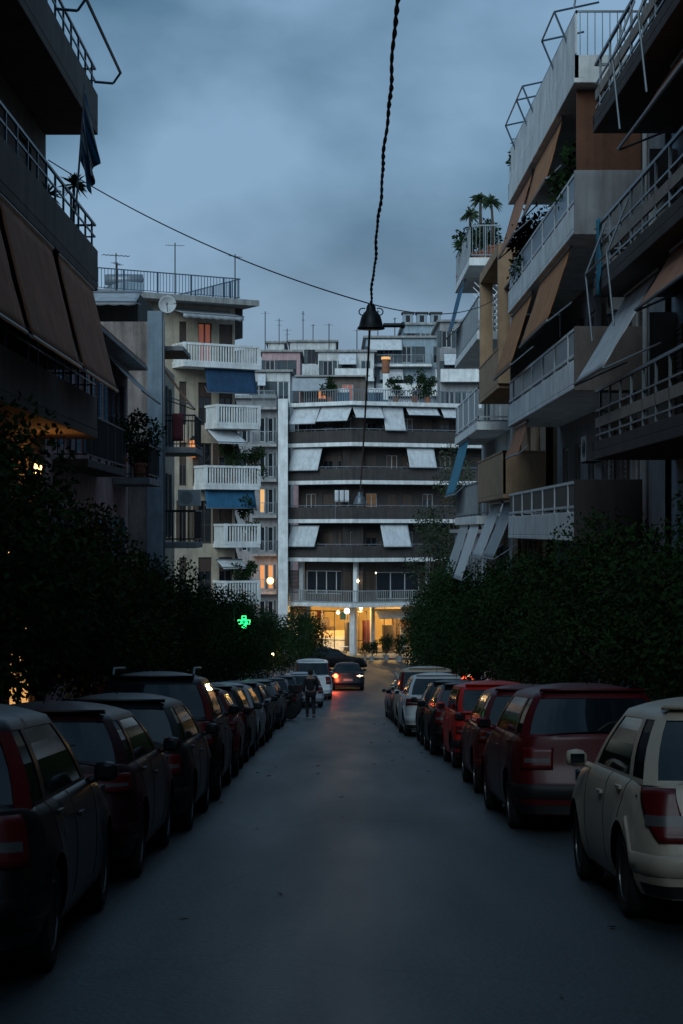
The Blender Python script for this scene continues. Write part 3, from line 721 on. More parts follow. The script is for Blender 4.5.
def put_car(t, xc, yrear, pitch=True, flip=False, turn=0, dz=0):
    hl = t['_len']/2; yc = yrear+hl; del t['_len']
    z = g(yc)-.004; sl_ = (g(yc+1.2)-g(yc-1.2))/2.4
    t.location = (xc, yc, z+dz); t.rotation_euler = (math.atan(sl_), 0, turn)
    return t

# ------------------------------------------------------------------ LEFT building 1 (near, dark brown balconies)
def LF(X): return Fr((X, 0), (0, 1), (1, 0))       # left facades: a = Y, outwards = +X
def RF(X): return Fr((X, 0), (0, 1), (-1, 0))      # right facades
def CF(X, Y): return Fr((X, Y), (1, 0), (0, -1))   # facing the camera: a = X-X0

def windows_row(ops, a0, a1, n, wd, z0, z1):
    st = (a1-a0)/n
    for k in range(n):
        c = a0+st*(k+.5); ops.append((c-wd/2, c+wd/2, z0, z1))
# L1
X1 = -5.5; F1 = LF(X1); YE = 34.6
b1 = thing('apartment_building', 'dark brown apartment building with deep solid balconies and rust awnings, nearest on the left', 'building', (X1, 20, g(20)))
ops = []; fl1 = [3.42, 6.26, 9.26, 12.26, 15.26]
for i, z in enumerate(fl1[:4]): windows_row(ops, -28, YE-.6, 16, 1.7, z+.2, z+2.4)
gops = [(a-1.3, a+1.3, g(a)+.3, g(a)+2.7) for a in (12.5, 17.5, 22.5, 27.5, 32)]
mb = MB(); wall(mb, F1, -30, YE, -3.4, 18.6, ops+gops)
core(mb, -18, X1-.22, -30, YE, -3.4, 18.55)
mb.build('wall', M['brown_plaster'], b1)
for o in ops:
    if o[0] > 8: window(b1, F1, *o, leaves=2, frame='frame_dark', shutter='shutter_brown', part_shut=random.choice([.25, .6, .45]))
for k, o in enumerate(gops): window(b1, F1, *o, leaves=2, frame='frame_dark', glass='lit_warm' if k == 4 else 'window_glass', name='shop_window')
DB = -4.5-X1
for i, z in enumerate(fl1):
    balcony(b1, F1, 2, YE, z, DB, 'solidrail', slab='brown_plaster', rail='facade_brown', th=.16, h=1.12, panel='rail_blue', ends=(1, 1))
for (z, segs, m) in ((6.26, [(15, 19.2), (19.6, 24.0), (24.5, 29.2), (29.8, 34.2)], 'cloth_brown'), (3.42, [(9, 14)], 'cloth_brown')):
    for a, b in segs: awning(b1, F1, a, b, DB-.05, z-.03, DB+.42, z-1.95 if z > 5 else z-1.2, m, valance=.0, sag=.10)
# awning frame pipes on the third floor balcony (no cloth)
mb = MB(); z = 9.26
for a in (20, 24.4, 26.6, 29.5, 34.3):
    mb.bar(F1.p(a, DB-.03, z+.95), F1.p(a, DB+.33, z+.92), .025); mb.bar(F1.p(a, DB+.33, z+.92), F1.p(a, DB+.47, z+1.12), .025)
mb.bar(F1.p(20, DB+.47, z+1.12), F1.p(34.3, DB+.47, z+1.12), .03)
mb.build('awning_frame', M['rail_blue'], b1)
# enclosed bay under first-floor balcony end (dark block)
mb = MB(); mb.box(28.5, YE-.02, .002, DB-.12, 4.75, 6.2, F1); mb.build('balcony_screen', M['facade_brown'], b1)
# soffit lamp
for i, (a, z, e) in enumerate(((32.2, 2.75, 13), (29.4, 1.25, 5))):
    o = thing('wall_lantern', ['orange lantern high on the near left wall, glimmering through the leaves', 'lower orange lantern on the near left wall, almost hidden by leaves'][i], 'lantern', tuple(F1.p(a, .22, z)), 'lanterns on the near left wall', world=False)
    MB().lathe((0, 0, -.16), [(.03, 0), (.07, .05), (.09, .22), (.03, .27)], 12).build('lantern_glass', M['bulb_orange'], o)
    MB().bar((0, 0, .16), (-.22, 0, .22), .015).build('bracket', M['dark_metal'], o)
    pl = bpy.data.lights.new('glow', 'POINT'); pl.energy = e; pl.color = (1, .42, .10); pl.shadow_soft_size = .12
    po = bpy.data.objects.new('glow', pl); col.objects.link(po); po.location = (.22, 0, .12); po.parent = o

# flag on its pole
fl = thing('flag', 'limp blue and white striped flag on a slanted pole on the upper left balcony', 'flag', tuple(F1.p(31.6, DB, 7.3)), world=True)
p0 = F1.p(31.6, DB, 7.25); p1 = Vector((PX(85, 32), 32.0, PZ(85, 32)))
MB().bar(p0, p1, .02).build('pole', M['grey_metal'], fl)
d = (p1-p0); rows = []; 
top = [p0+d*t for t in [.42+.55*i/18 for i in range(19)]]
mbw, mbb = MB(), MB()
H_ = 1.05
grid_ = []
for i, p in enumerate(top):
    u = i/18; r = []
    for j in range(13):
        v = j/12; hang = 1.15*(.55+.45*u)
        xx = p.x+(.20-.05*u)*v+.06*math.sin(u*15+v*3)*v+(.10 if u > .7 else 0)*v
        r.append(Vector((xx, p.y+.10*math.sin(u*19+v*3)*(.2+v), p.z-hang*v)))
    grid_.append(r)
for i in range(18):
    mbx = mbb if (i//2) % 2 == 0 else mbw
    mbx.grid([grid_[i], grid_[i+1]])
mbb.build('blue_stripe', M['cloth_blue'], fl, smooth=True, thick=.006); mbw.build('white_stripe', M['cloth_grey'], fl, smooth=True, thick=.006)
potted_plant(tuple(F1.p(30.3, DB-.25, 6.42)), 'short spiky yucca beside the flag pole on the left balcony', kind='palm', s=.9, head=.34, tall=1.0, seed=3)
potted_plant(tuple(F1.p(33.0, DB-.25, 6.42)), 'tall thin spiky yucca at the end of the left balcony', kind='palm', s=.9, head=.36, tall=1.75, seed=5)

# ------------------------------------------------------------------ L2 low pink house
X2 = -5.9; F2 = LF(X2)
b2 = thing('house', 'low pink house with blue shutters behind the dark brown building', 'house', (X2, 43, g(43)))
ops2 = []
for c in (37.2, 39.6, 42.2, 44.8, 47.4, 50.0): ops2 += [(c-.5, c+.5, 3.5, 5.7), (c-.5, c+.5, -.2, 2.0)]
mb = MB(); wall(mb, F2, YE+.3, 52, -5, 6.3, ops2); core(mb, -15, X2-.22, YE+.3, 52, -5, 6.28); mb.build('wall', M['pink_plaster'], b2)
for o in ops2: window(b2, F2, *o, shutter='shutter_blue', leaves=2)
mb = MB(); mb.box(YE+.2, 52.3, -9.3, .55, 6.3, 6.40, F2); mb.build('roof', M['concrete'], b2)
mb = MB(); rows = [[F2.p(a, -9, 7.6) for a in (YE+.2, 52.2)], [F2.p(a, .5, 6.44) for a in (YE+.2, 52.2)]]; mb.grid(rows).build('roof_tiles', M['terracotta'], b2, thick=.08)
balcony(b2, F2, 38, 45.2, 3.0, .75, 'bars', slab='dark_plaster', rail='dark_metal', h=1.0)
balcony(b2, F2, 48.4, 51.6, 2.9, 1.0, 'bars', slab='grey_plaster', rail='dark_metal', h=.9)
awning(b2, F2, 47, 51.8, .02, 6.25, .95, 5.3, 'cloth_grey', sag=.05, arms=False)
potted_plant((X2+.7, 48.6, 3.1), 'bushy dark plant spilling over the pink house balcony', kind='bush', s=1.3, seed=11)
potted_plant((X2+.75, 50.9, 3.1), 'leafy dark plant at the far end of the pink house balcony', kind='bush', s=1.0, seed=12)
potted_plant((X2+.6, 45.3, 3.2), 'upright bush in a pot by the pink wall and its blue shutter', kind='bush', s=1.0, seed=13)

# ------------------------------------------------------------------ L3a narrow building with the stained end wall
b3 = thing('apartment_building', 'narrow apartment building with a stained blank end wall and pale corner pilaster', 'building', (-6.5, 56, g(56)))
F3 = LF(-5.6)
ops3 = []
for z in (1.39, 4.32): 
    for c in (56.6, 58.8, 61.4): ops3.append((c-.5, c+.5, z+.05, z+2.2))
mb = MB(); wall(mb, F3, 55.2, 64, -5.5, 7.17, ops3); core(mb, -14, -5.82, 55.2, 64, -5.5, 7.16); mb.build('wall', M['cream_plaster'], b3)
mb = MB(); mb.box(-14, -5.62, 54.9, 55.19, -5.6, PZ(322, 55)); mb.build('end_wall', M['stained_plaster'], b3)
mb = MB(); mb.box(-5.61, -5.17, 54.7, 55.25, -5.6, PZ(312, 55)); mb.build('pilaster', M['pale_blue_plaster'], b3)
for o in ops3: window(b3, F3, *o, shutter='shutter_green', leaves=2)
balcony(b3, F3, 55.3, 58.2, 1.21-.1, 1.42, 'bars', slab='grey_plaster', rail='dark_metal')
s_ = balcony(b3, F3, 55.3, 58.2, 4.14-.1, 1.42, 'bars', slab='grey_plaster', rail='dark_metal')
mb = MB(); mb.box(55.1, 58.0, -.2, 1.05, 7.17, 7.3, F3); mb.build('roof_slab', M['grey_plaster'], b3)
mb = MB(); mb.box(-13, -6.2, 57.5, 63, 7.38, 9.3); mb.build('penthouse', M['dark_plaster'], b3)
fa = Fr((-10, 57.5), (1, 0), (0, -1)); awning(b3, fa, .4, 3.9, .02, PZ(291, 57), 1.6, PZ(314, 57)+.25, 'cloth_grey', sag=.04, valance=.12)
awning(b3, F3, 55.6, 58.5, .05, 7.1, 1.15, 5.6, 'cloth_rust', sag=.05)
cl = MB().grid([[Vector((-4.9+.33*i/6+.0, 55.27+.02*math.sin(i*2.1), 5.25-.85*j/5)) for i in range(7)] for j in range(6)]).build('hanging_cloth', M['cloth_maroon'], thick=.01, smooth=True)
tag(cl, 'maroon cloth hung over the railing beside the pale pilaster', 'cloth')
dish(PX(167, 54.6), 54.95, PZ(312, 54.6)-.05, .27, 'white satellite dish on top of the pale pilaster', mast=.30)
ac_unit(Fr((-5.5, 64), (1, 0), (0, -1)), .45, 0, 3.1-.6, 'white air conditioner on the side wall under the middle dark railing')
# pipe along the pilaster
tag(MB().tube([(-5.1, 54.75, -5), (-5.1, 54.75, 3), (-5.12, 54.75, 8)], .035).build('drain_pipe', M['grey_metal']), 'thin drain pipe running down the pale pilaster', 'pipe')
antenna(-7.2, 60, 9.3, 1.6, 'small antenna above the grey awning roof', .4)

# ------------------------------------------------------------------ L3b tall cream block with white balustrades (front faces the camera, slightly skewed)
pA = Vector((PX(98, 86)-3, 85.5, 0)); pB = Vector((PX(235, 91), 91, 0)); ub = (pB-pA).normalized(); nb = Vector((ub.y, -ub.x, 0))
WB = (pB-pA).length
F4 = Fr(pA, ub, nb)
b4 = thing('apartment_building', 'tall cream apartment block with white balustraded balconies and blue awnings, left side', 'building', (pB.x-3, 90, g(90)))
a_of = lambda px, Y=90.3: (PX(px, Y)-pA.x)/ub.x
lev = [PZ(y, 88) for y in (606, 548, 489, 427, 366)]   # slab undersides
roofz = PZ(300, 88)
ops4 = []
for i, z in enumerate(lev):
    for p0_, p1_ in ((180, 188), (198, 212), (218, 232)): ops4.append((a_of(p0_)+.05, a_of(p1_)+.0, z+.2, z+2.35))
    ops4.append((3.2, 4.4, z+.9, z+2.2))
mb = MB(); wall(mb, F4, 0, WB, -7.5, roofz, ops4)
# side wall facing the street
Fs = Fr(pB, Vector((-nb.x, -nb.y, 0)), ub); ops4s = []
for z in lev:
    for c in (2, 5, 8): ops4s.append((c-.5, c+.5, z+.2, z+2.3))
wall(mb, Fs, 0, 11, -7.5, roofz, ops4s)
mb.box(0, WB-.23, -11, -.22, -7.5, roofz-.01, F4)
mb.build('wall', M['cream_plaster'], b4)
for k, o in enumerate(ops4):
    lit = {17: 'lit_red'}.get(k)
    window(b4, F4, *o, shutter=None if lit else 'shutter_brown', part_shut=0 if lit else random.choice([0, .3, .5]), leaves=2, glass=lit or 'window_glass', frame='frame_dark')
for o in ops4s: window(b4, Fs, *o, shutter='shutter_green')
aL, aR = [a_of(195), a_of(213), a_of(195), a_of(195), a_of(176)], WB+1.0
for i, z in enumerate(lev):
    a0 = [a_of(213), a_of(213), a_of(194), a_of(205), a_of(174)][i]; a1 = WB+.72
    s_ = balcony(b4, F4, a0, a1, z, 1.35, 'balustrade', slab='trim_white', rail='trim_white', th=.17, h=1.02)
    balcony(b4, Fs, .01, 10, z, .75, 'balustrade', ends=(0, 1), slab='trim_white', rail='trim_white', th=.17, h=1.0)
# awnings
awning(b4, F4, a_of(172), WB-.3, .05, PZ(306, 88), 1.5, PZ(313, 88), 'cloth_grey', valance=.25, sag=.02, arms=False)
awning(b4, F4, a_of(196), WB+.55, 1.05, lev[4]-.03, 1.35, PZ(391, 88), 'cloth_navy', sag=.04)
awning(b4, F4, a_of(196), WB+.55, 1.05, lev[2]-.03, 1.3, PZ(508, 88), 'cloth_blue', sag=.04)
awning(b4, F4, a_of(205), WB-.1, .3, lev[3]-.03, 1.5, PZ(441, 88), 'cloth_white', sag=.04, valance=.1)
awning(b4, F4, a_of(214), a_of(238), .3, PZ(561, 88), 1.0, PZ(568, 88), 'cloth_white', sag=.02, valance=.1)
for k, z in enumerate(lev[1:]):
    awning(b4, Fs, 2 if k % 2 else 1.3, 4.2, .7, z-.03, 1.2, z-1.7, ('cloth_grey', 'cloth_blue', 'cloth_grey', 'cloth_navy')[k], sag=.04)
mb = MB(); mb.box(-.5, WB+.75, -11.2, 1.2, roofz, roofz+.28, F4); mb.build('roof', M['concrete'], b4)
mb = MB(); pts = [(-.3, 1.0), (a_of(230), 1.0), (a_of(230), -9)]; zt = roofz+.28
seg_box(mb, F4, pts, .05, zt+1.0, zt+1.05); seg_box(mb, F4, pts, .035, zt+.08, zt+.11); tri_rail(mb, F4, pts, zt+.11, zt+1.0, .17, .012); tri_rail(mb, F4, pts, zt, zt+1.0, 1.8, .03)
mb.build('roof_railing', M['rail_blue'], b4)
mb = MB(); mb.box(a_of(232), WB+.6, -6, -.3, roofz-1.5, roofz-.002, F4); mb.build('side_canopy', M['dark_plaster'], b4)
mb = MB(); mb.box(a_of(148), a_of(168), -5, -2.5, zt, zt+1.0, F4)
tk = thing('water_tank', 'boxy blue-grey water tank behind the roof railing on the left', 'water tank', tuple(F4.p(a_of(158), -3, zt)))
mb.build('tank', M['pale_blue_plaster'], tk, bevel=.05)
mb = MB(); mb.lathe(F4.p(a_of(158), -3.7, zt+1.25), [(.02, -1.0), (.28, -.95), (.3, 0), (.28, .95), (.02, 1.0)], 16, 'x'); mb.build('boiler', M['grey_metal'], tk, smooth=True)
for px_, h, lb, rt in ((171, 2.6, 'bare thin mast rising above the left roof railing', .2), (228, 2.3, 'antenna at the right corner of the left roof railing', .9), (118, 1.4, 'low antenna near the left end of the roof railing', 1.3)):
    p = F4.p(a_of(px_), .7, zt); antenna(p.x, p.y, p.z, h, lb, rt, .03)
# lantern glow on the third balcony + plants
t = thing('wall_lantern', 'glowing orange lantern at the left end of a white balustraded balcony', 'lantern', tuple(F4.p(a_of(192), .25, PZ(456, 88))), world=False)
mb = MB(); mb.lathe((0, 0, 0), [(.10, 0), (.17, .1), (.17, .75), (.10, .85)], 12); mb.build('lantern_glass', M['lit_orange'], t)
MB().lathe((0, 0, .85), [(.16, 0), (.2, .03), (.03, .22)], 12).build('cap', M['dark_metal'], t)
for i, (px_, lv, s, lb) in enumerate(((224, 3, 2.4, 'tall dark bush filling the second cream balcony from the top'), (240, 1, 2.6, 'dark climbing bush at the right end of the small white balcony'), (245, 2, 2.2, 'bush at the corner of the balcony over the blue awning'), (236, 0, 2.4, 'dark bush on the lowest balcony of the cream block'), (247, 3, 2.0, 'dark plant beside the white balustrade end on the cream block'))):
    p = F4.p(a_of(px_), .8, lev[lv if lv != 3 else 2]+.25 if lv != 3 else lev[2]+.25); potted_plant(tuple(p), lb, s=s*.62, seed=20+i)

# ------------------------------------------------------------------ END building at the bend
Yc = 137.0; C = Vector((PX(352, Yc), Yc, 0)); A_ = Vector((PX(288, 138.3), 139.6, 0)); B_ = Vector((17.0, 142.5, 0))
uE1 = (C-A_).normalized(); nE1 = Vector((uE1.y, -uE1.x, 0)); W1 = (C-A_).length
uE2 = (B_-C).normalized(); nE2 = Vector((uE2.y, -uE2.x, 0)); W2 = (B_-C).length
FA = Fr(A_, uE1, nE1); FB = Fr(C, uE2, nE2)
bE = thing('apartment_building', 'wide grey apartment block closing the street, with a lit cafe below', 'building', (C.x, Yc, g(Yc)))
zE = [PZ(y, Yc) for y in (607, 562, 523, 484, 446, 405)]     # slab undersides, low to high; last = roof slab
dep = 1.6
opsA, opsB = [], []
for i in range(1, 5):
    z = zE[i]; 
    for c in (1.1, 2.6, 3.9): opsA.append((c-.45, c+.45, z+.3, z+2.3))
    for c in (.9, 2.2, 3.9, 5.2, 6.9, 8.4, 11, 13.5): opsB.append((c-.45, c+.45, z+.3, z+2.3))
z = zE[0]; opsA.append((.7, 4.2, z+.9, z+2.7)); opsB += [(.5, 1.9, z+.5, z+2.6), (2.6, 6.2, z+.5, z+2.6), (7.4, 9.5, z+.5, z+2.6)]
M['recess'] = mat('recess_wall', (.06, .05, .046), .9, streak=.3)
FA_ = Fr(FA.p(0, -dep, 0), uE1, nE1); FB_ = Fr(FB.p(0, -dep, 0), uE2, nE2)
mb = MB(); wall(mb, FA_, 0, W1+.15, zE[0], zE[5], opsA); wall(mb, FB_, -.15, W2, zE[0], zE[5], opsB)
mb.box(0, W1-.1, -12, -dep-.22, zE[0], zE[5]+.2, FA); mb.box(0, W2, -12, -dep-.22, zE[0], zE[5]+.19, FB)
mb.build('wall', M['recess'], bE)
for k, o in enumerate(opsA): window(bE, FA_, *o, leaves=2 if k < 12 else 4, frame='frame_dark' if k % 3 else 'window_frame', shutter='shutter_brown', part_shut=.0 if k > 11 else random.choice([.2, .4, .8]))
for k, o in enumerate(opsB): window(bE, FB_, *o, leaves=2 if k < 32 else 3, frame='frame_dark' if k % 3 else 'window_frame', shutter='shutter_brown', part_shut=.0 if k > 31 else random.choice([.2, .4, .8]), glass='lit_warm' if k in (9,) else 'window_glass')
def poly_slab(pts, z0, z1, name, m, parent):
    n = len(pts); mb = MB(); mb.add([Vector((p.x, p.y, z0)) for p in pts]+[Vector((p.x, p.y, z1)) for p in pts], [tuple(range(n)), tuple(range(n, 2*n))]+[(i, (i+1) % n, n+(i+1) % n, n+i) for i in range(n)])
    return mb.build(name, m, parent, bevel=.02)
corner_n = (nE1+nE2).normalized()
for i, z in enumerate(zE):
    ex = 1.15 if i == 0 else (.25 if i == 5 else 0)
    pts = [FA.p(-.2, ex*.2, 0), C+corner_n*ex*1.1, FB.p(2.6, ex*.9, 0), FB.p(W2, 0 if i != 0 else -.8, 0), FB.p(W2, -dep-.1, 0), FB.p(0, -dep-.3, 0), FA.p(0, -dep-.1, 0)]
    s_ = poly_slab(pts, z, z+.30, 'floor_slab' if i < 5 else 'roof_slab', M['trim_white'], bE)
    if 0 < i < 5:
        mb = MB(); seg_box(mb, FA, [(.03, -.08), (W1-.0, -.08)], .1, z+.302, z+1.22); mb.build('parapet', M['dark_plaster'], s_)
        mb = MB(); seg_box(mb, FB, [(.06, -.08), (W2, -.08)], .1, z+.302, z+1.22); mb.build('parapet', M['dark_plaster'], s_)
        mb = MB(); seg_box(mb, FA, [(.03, -.08), (W1-.0, -.08)], .05, z+1.32, z+1.37); tri_rail(mb, FA, [(.03, -.08), (W1, -.08)], z+1.222, z+1.32, .9, .02)
        seg_box(mb, FB, [(.03, -.08), (W2-.0, -.08)], .05, z+1.32, z+1.37); tri_rail(mb, FB, [(.03, -.08), (W2, -.08)], z+1.222, z+1.32, .9, .02); mb.build('railing', M['grey_metal'], s_)
    if i == 0:
        P3 = [FA.p(-.15, .1, 0), C+corner_n*.9, FB.p(2.55, .72, 0), FB.p(9, .2, 0)]
        mb = MB()
        G = WF; pp = [(p.x, p.y) for p in P3]; seg_box(mb, G, pp, .06, z+1.2, z+1.27); seg_box(mb, G, pp, .05, z+.36, z+.42); tri_rail(mb, G, pp, z+.42, z+1.2, .16, .022); mb.build('railing', M['concrete'], s_)
        for (a, F_) in ((.45, FA), (W1-.35, FA), (6.8, FB)):
            MB().box(a-.16, a+.16, -dep+.1, -dep+.42, z+.302, zE[1]-.002, F_).build('column', M['trim_white'], bE)
    if i == 5:
        mb = MB(); seg_box(mb, FA, [(1.2, -.2), (W1, -.2)], .05, z+1.2, z+1.26); tri_rail(mb, FA, [(1.2, -.2), (W1, -.2)], z+.3, z+1.2, .2, .02)
        seg_box(mb, FB, [(.1, -.2), (W2, -.2)], .05, z+1.2, z+1.26); tri_rail(mb, FB, [(.1, -.2), (W2, -.2)], z+.3, z+1.2, .2, .02); mb.build('railing', M['grey_metal'], s_)
mb = MB(); mb.box(PX(278, 138)-0, A_.x-.02, 138.2, 150, -8.4, zE[5]+.55); mb.build('pilaster', M['trim_white'], bE)
aw = [  # facet, px0, px1, z level top, y px top, y px bottom, out
    ('A', 291, 318, 4, 407, 423, .9), ('A', 319, 350, 4, 407, 421, .9), ('B', 354, 383, 4, 407, 418, .8), ('B', 384, 405, 4, 407, 430, .6), ('B', 408, 440, 4, 407, 414, .6), ('B', 444, 474, 4, 407, 416, .6),
    ('A', 290, 320, 3, 448, 470, .7), ('B', 409, 437, 3, 448, 467, .5), ('A', 289, 317, 1, 526, 547, .8), ('B', 382, 410, 1, 525, 547, .8)]
for f, x0, x1, lv, y0, y1, ou in aw:
    F_, o_, u_ = (FA, A_, uE1) if f == 'A' else (FB, C, uE2)
    awning(bE, F_, (PX(x0, 137.6)-o_.x)/u_.x, (PX(x1, 137.6)-o_.x)/u_.x, -.35, PZ(y0, 138), ou*.6, PZ(y1, 137), 'cloth_white', sag=.03)
# ground floor: cafe
zg = g(Yc)+.15; zc = zE[0]
mb = MB(); F_ = FA
mb.box(-.1, W1+.2, -9, -8.8, zg, zc-.002, FA); mb.box(-.2, W2, -9.3, -9.0, zg, zc-.002, FB); mb.build('cafe_back_wall', M['interior_warm'], bE)
MB().box(-4, 17, 139.4, 148, zg-.1, zg+.02).build('cafe_floor', M['paving'], bE)
for (a, F_, wd) in ((W1-.05, FA, .42), (.35, FA, .3)): MB().box(a-wd/2, a+wd/2, -.5, -.5+wd, zg, zc-.002, F_).build('column', M['trim_white'], bE)
for (a, wd) in ((2.1, .3), (4.6, .3), (9.2, .4), (13, .4)): MB().box(a-wd/2, a+wd/2, -1.3, -1.0, zg, zc-.002, FB).build('column', M['concrete'], bE)
for (F_, a0, a1, m) in ((FA, .6, 1.9, 'g'), (FA, 2.0, 4.1, 'g'), (FB, .6, 1.9, 'g'), (FB, 2.3, 4.4, 'g'), (FB, 4.8, 8.9, 'g')):
    mb = MB()
    for k in range(3):
        a = a0+(a1-a0)*k/2; mb.box(a-.03, a+.03, -1.9, -1.84, zg, zc-.5, F_)
    mb.box(a0-.03, a1+.03, -1.9, -1.84, zc-.5, zc-.4, F_); mb.box(a0, a1, -1.9, -1.84, zg+1.0, zg+1.06, F_); mb.box(a0-.03, a1+.03, -1.9, -1.84, zg, zg+.12, F_)
    mb.build('shopfront_frame', M['frame_dark'], bE)
MB().box(4.7, 17, -3.5, -1.91, zc-1.1, zc-.5, FB).build('shop_fascia', M['concrete'], bE)
awning(bE, FB, 4.3, 6.4, -1.0, PZ(622, 137), .2, PZ(637, 136), 'cloth_rust', sag=.02)
awning(bE, FA, .2, 1.5, -.3, zc-.05, .3, zc-.7, 'cloth_rust', sag=.02)
awning(bE, FB, 2.2, 6.6, -.9, PZ(611, 137), .1, PZ(619, 137), 'cloth_grey', sag=.02)
def cafe_lamp(x, y, z, r, label, e, grp=None):
    t = thing('globe_lamp', label, 'lamp', (x, y, z), grp, world=False)
    MB().sphere((0, 0, 0), r, 10).build('globe', M['bulb_warm'], t, smooth=True)
    MB().bar((0, 0, r*.9), (0, 0, min(1.2, zE[0]-z)), .015).build('stem', M['dark_metal'], t)
    l = bpy.data.lights.new('glow', 'POINT'); l.energy = e*1.8; l.color = (1, .60, .20); l.shadow_soft_size = r
    o = bpy.data.objects.new('glow', l); col.objects.link(o); o.parent = t; o.location = (0, 0, -r-.1); return t
cafe_lamp(PX(347, 138), 138.6, PZ(611, 138.6), .21, 'large bright white globe lamp left of the cafe column', 150)
cafe_lamp(PX(361, 138.6), 139.2, PZ(608, 139.2), .13, 'small white globe lamp just right of the cafe column', 90)
cafe_lamp(PX(338, 141), 141.5, PZ(612, 141.5), .14, 'lamp hanging inside the cafe behind the left glass', 220)
cafe_lamp(PX(385, 141), 142, PZ(612, 142), .14, 'lamp hanging inside the cafe on the right', 260)
cafe_lamp(PX(406, 140), 142, PZ(622, 142), .10, 'rightmost lamp inside the cafe, behind the brown awning', 160)
for i, (px_, py_) in enumerate(((358, 581), (376, 573))):
    t = thing('bulb_lamp', ['bright small bulb on the balcony over the cafe column', 'faint small bulb to the right on the balcony over the cafe'][i], 'lamp', (PX(px_, 138), 138.2, PZ(py_, 138)), world=False)
    MB().sphere((0, 0, 0), .06 if i else .09, 8).build('globe', M['bulb_warm'], t); MB().bar((0, 0, .05), (0, 0, zE[1]-PZ(py_, 138)), .01).build('cord', M['dark_metal'], t)
for (a0, a1, z0_, z1_, m, d) in ((-.3, .5, 0, 2.6, 'shutter_brown', -7), (1.2, 1.9, 0, 2.3, 'dark_plaster', -5), (2.9, 3.5, .2, 2.4, 'cloth_maroon', -5.5), (4.0, 4.8, 0, 2.1, 'frame_dark', -4), (5.6, 6.4, 0, 2.5, 'shutter_brown', -6), (7.2, 7.6, 0, 3, 'dark_plaster', -4), (8.2, 9.6, 0, 1.8, 'frame_dark', -5)):
    MB().box(a0, a1, d, d+.5, zg+.03+z0_, zg+z1_, FB).build('cupboard', M[m], bE, bevel=.02)
for (a, z_, m) in ((.3, 2.2, 'cloth_maroon'), (2.3, 2.3, 'cloth_blue'), (5.1, 2.4, 'cloth_grey'), (6.9, 2.2, 'cloth_navy')):
    MB().box(a, a+.6, -8.98, -8.93, zg+z_, zg+z_+.8, FB).build('picture', M[m], bE)
for a0, a1 in ((.9, 1.5), (2.6, 3.4)): MB().box(a0, a1, -5, -4.4, zg+.03, zg+1.9, FA).build('cupboard', M['shutter_brown'], bE, bevel=.02)
# counter and tables in the cafe
mb = MB(); cc = thing('cafe_counter', 'pale cafe counter with a lit display behind the left glass', 'counter', (PX(334, 143), 143, zg))
mb.box(-1.2, 1.6, 142.6, 143.3, zg+.02, zg+1.1); mb.build('counter', M['trim_white'], cc); MB().box(-1.1, 1.5, 142.7, 143.2, zg+1.11, zg+1.6).build('display', M['lit_warm'], cc)
for i in range(4):
    x = [-.4, .9, 3.4, 5.6][i]; y = [136.2, 135.9, 136.3, 136][i]; zz = g(135)+.15
    t = thing('cafe_table', ['leftmost', 'second', 'third', 'rightmost'][i]+' small round table outside the lit cafe', 'table', (x, y, zz), 'cafe tables on the pavement', world=False)
    MB().lathe((0, 0, 0), [(.02, .70), (.34, .71), (.34, .74), (.02, .745)], 16).build('tabletop', M['trim_white'], t); MB().lathe((0, 0, 0), [(.22, 0), (.22, .02), (.03, .05), (.03, .70)], 12).build('leg', M['dark_metal'], t)
# rooftop structures on the end building
zr = zE[5]+.30
ph = thing('roof_hut', 'low roof hut with a slanted grey awning and warm lit opening', 'hut', (0, 142, zr))
hops = [(1.4, 2.1, zr+.5, zr+1.7), (3.3, 4.2, zr+.4, zr+1.7)]
Fh = Fr((PX(300, 142), 142), (1, 0), (0, -1)); mb = MB(); wall(mb, Fh, 0, 5.2, zr, zr+2.3, hops); mb.box(0, 5.2, -3, -.22, zr, zr+2.29, Fh); mb.build('wall', M['facade_brown'], ph)
for k, o in enumerate(hops): window(ph, Fh, *o, glass='lit_orange' if k == 0 else 'lit_red')
mb = MB(); rws = [[Fh.p(-.2, -3, zr+2.6), Fh.p(5.4, -3, zr+2.6)], [Fh.p(-.4, .6, zr+2.3), Fh.p(5.5, .6, zr+2.3)]]; mb.grid(rws).build('roof', M['concrete'], ph, thick=.12)
awning(ph, Fh, -.6, 2.2, .3, zr+2.2, 2.0, zr+1.0, 'cloth_grey', sag=.03)
ch = thing('chimney', 'slim white chimney with a metal top in reflected orange lamplight on the end roof', 'chimney', (PX(386, 139), 139.6, zr), world=False)
MB().box(-.22, .22, -.22, .22, 0, PZ(373, 139)-zr).build('stack', M['trim_white'], ch, bevel=.02)
zc_ = PZ(373, 139)-zr; MB().lathe((0, 0, zc_), [(.20, 0), (.30, .06), (.30, 1.05), (.34, 1.08), (.34, 1.3), (.02, 1.35)], 14).build('cowl', M['terracotta'], ch)
MB().lathe((0, 0, zc_), [(.355, 1.09), (.355, 1.29)], 14).build('reflected_glow', M['lit_warm'], ch)  # emissive band stands in for street-lamp light caught on the cowl
for i, (px_, s, lb) in enumerate(((415, 1.9, 'largest round bush on the roof of the end building'), (428, 1.6, 'bush right of the largest one on the end roof'), (396, 1.6, 'small roof plant next to the slim white chimney'), (330, 1.6, 'small plant on the left part of the end roof'))):
    potted_plant((PX(px_, 139), 139.3, zr), lb, s=s, seed=40+i, group='potted plants on the end roof')
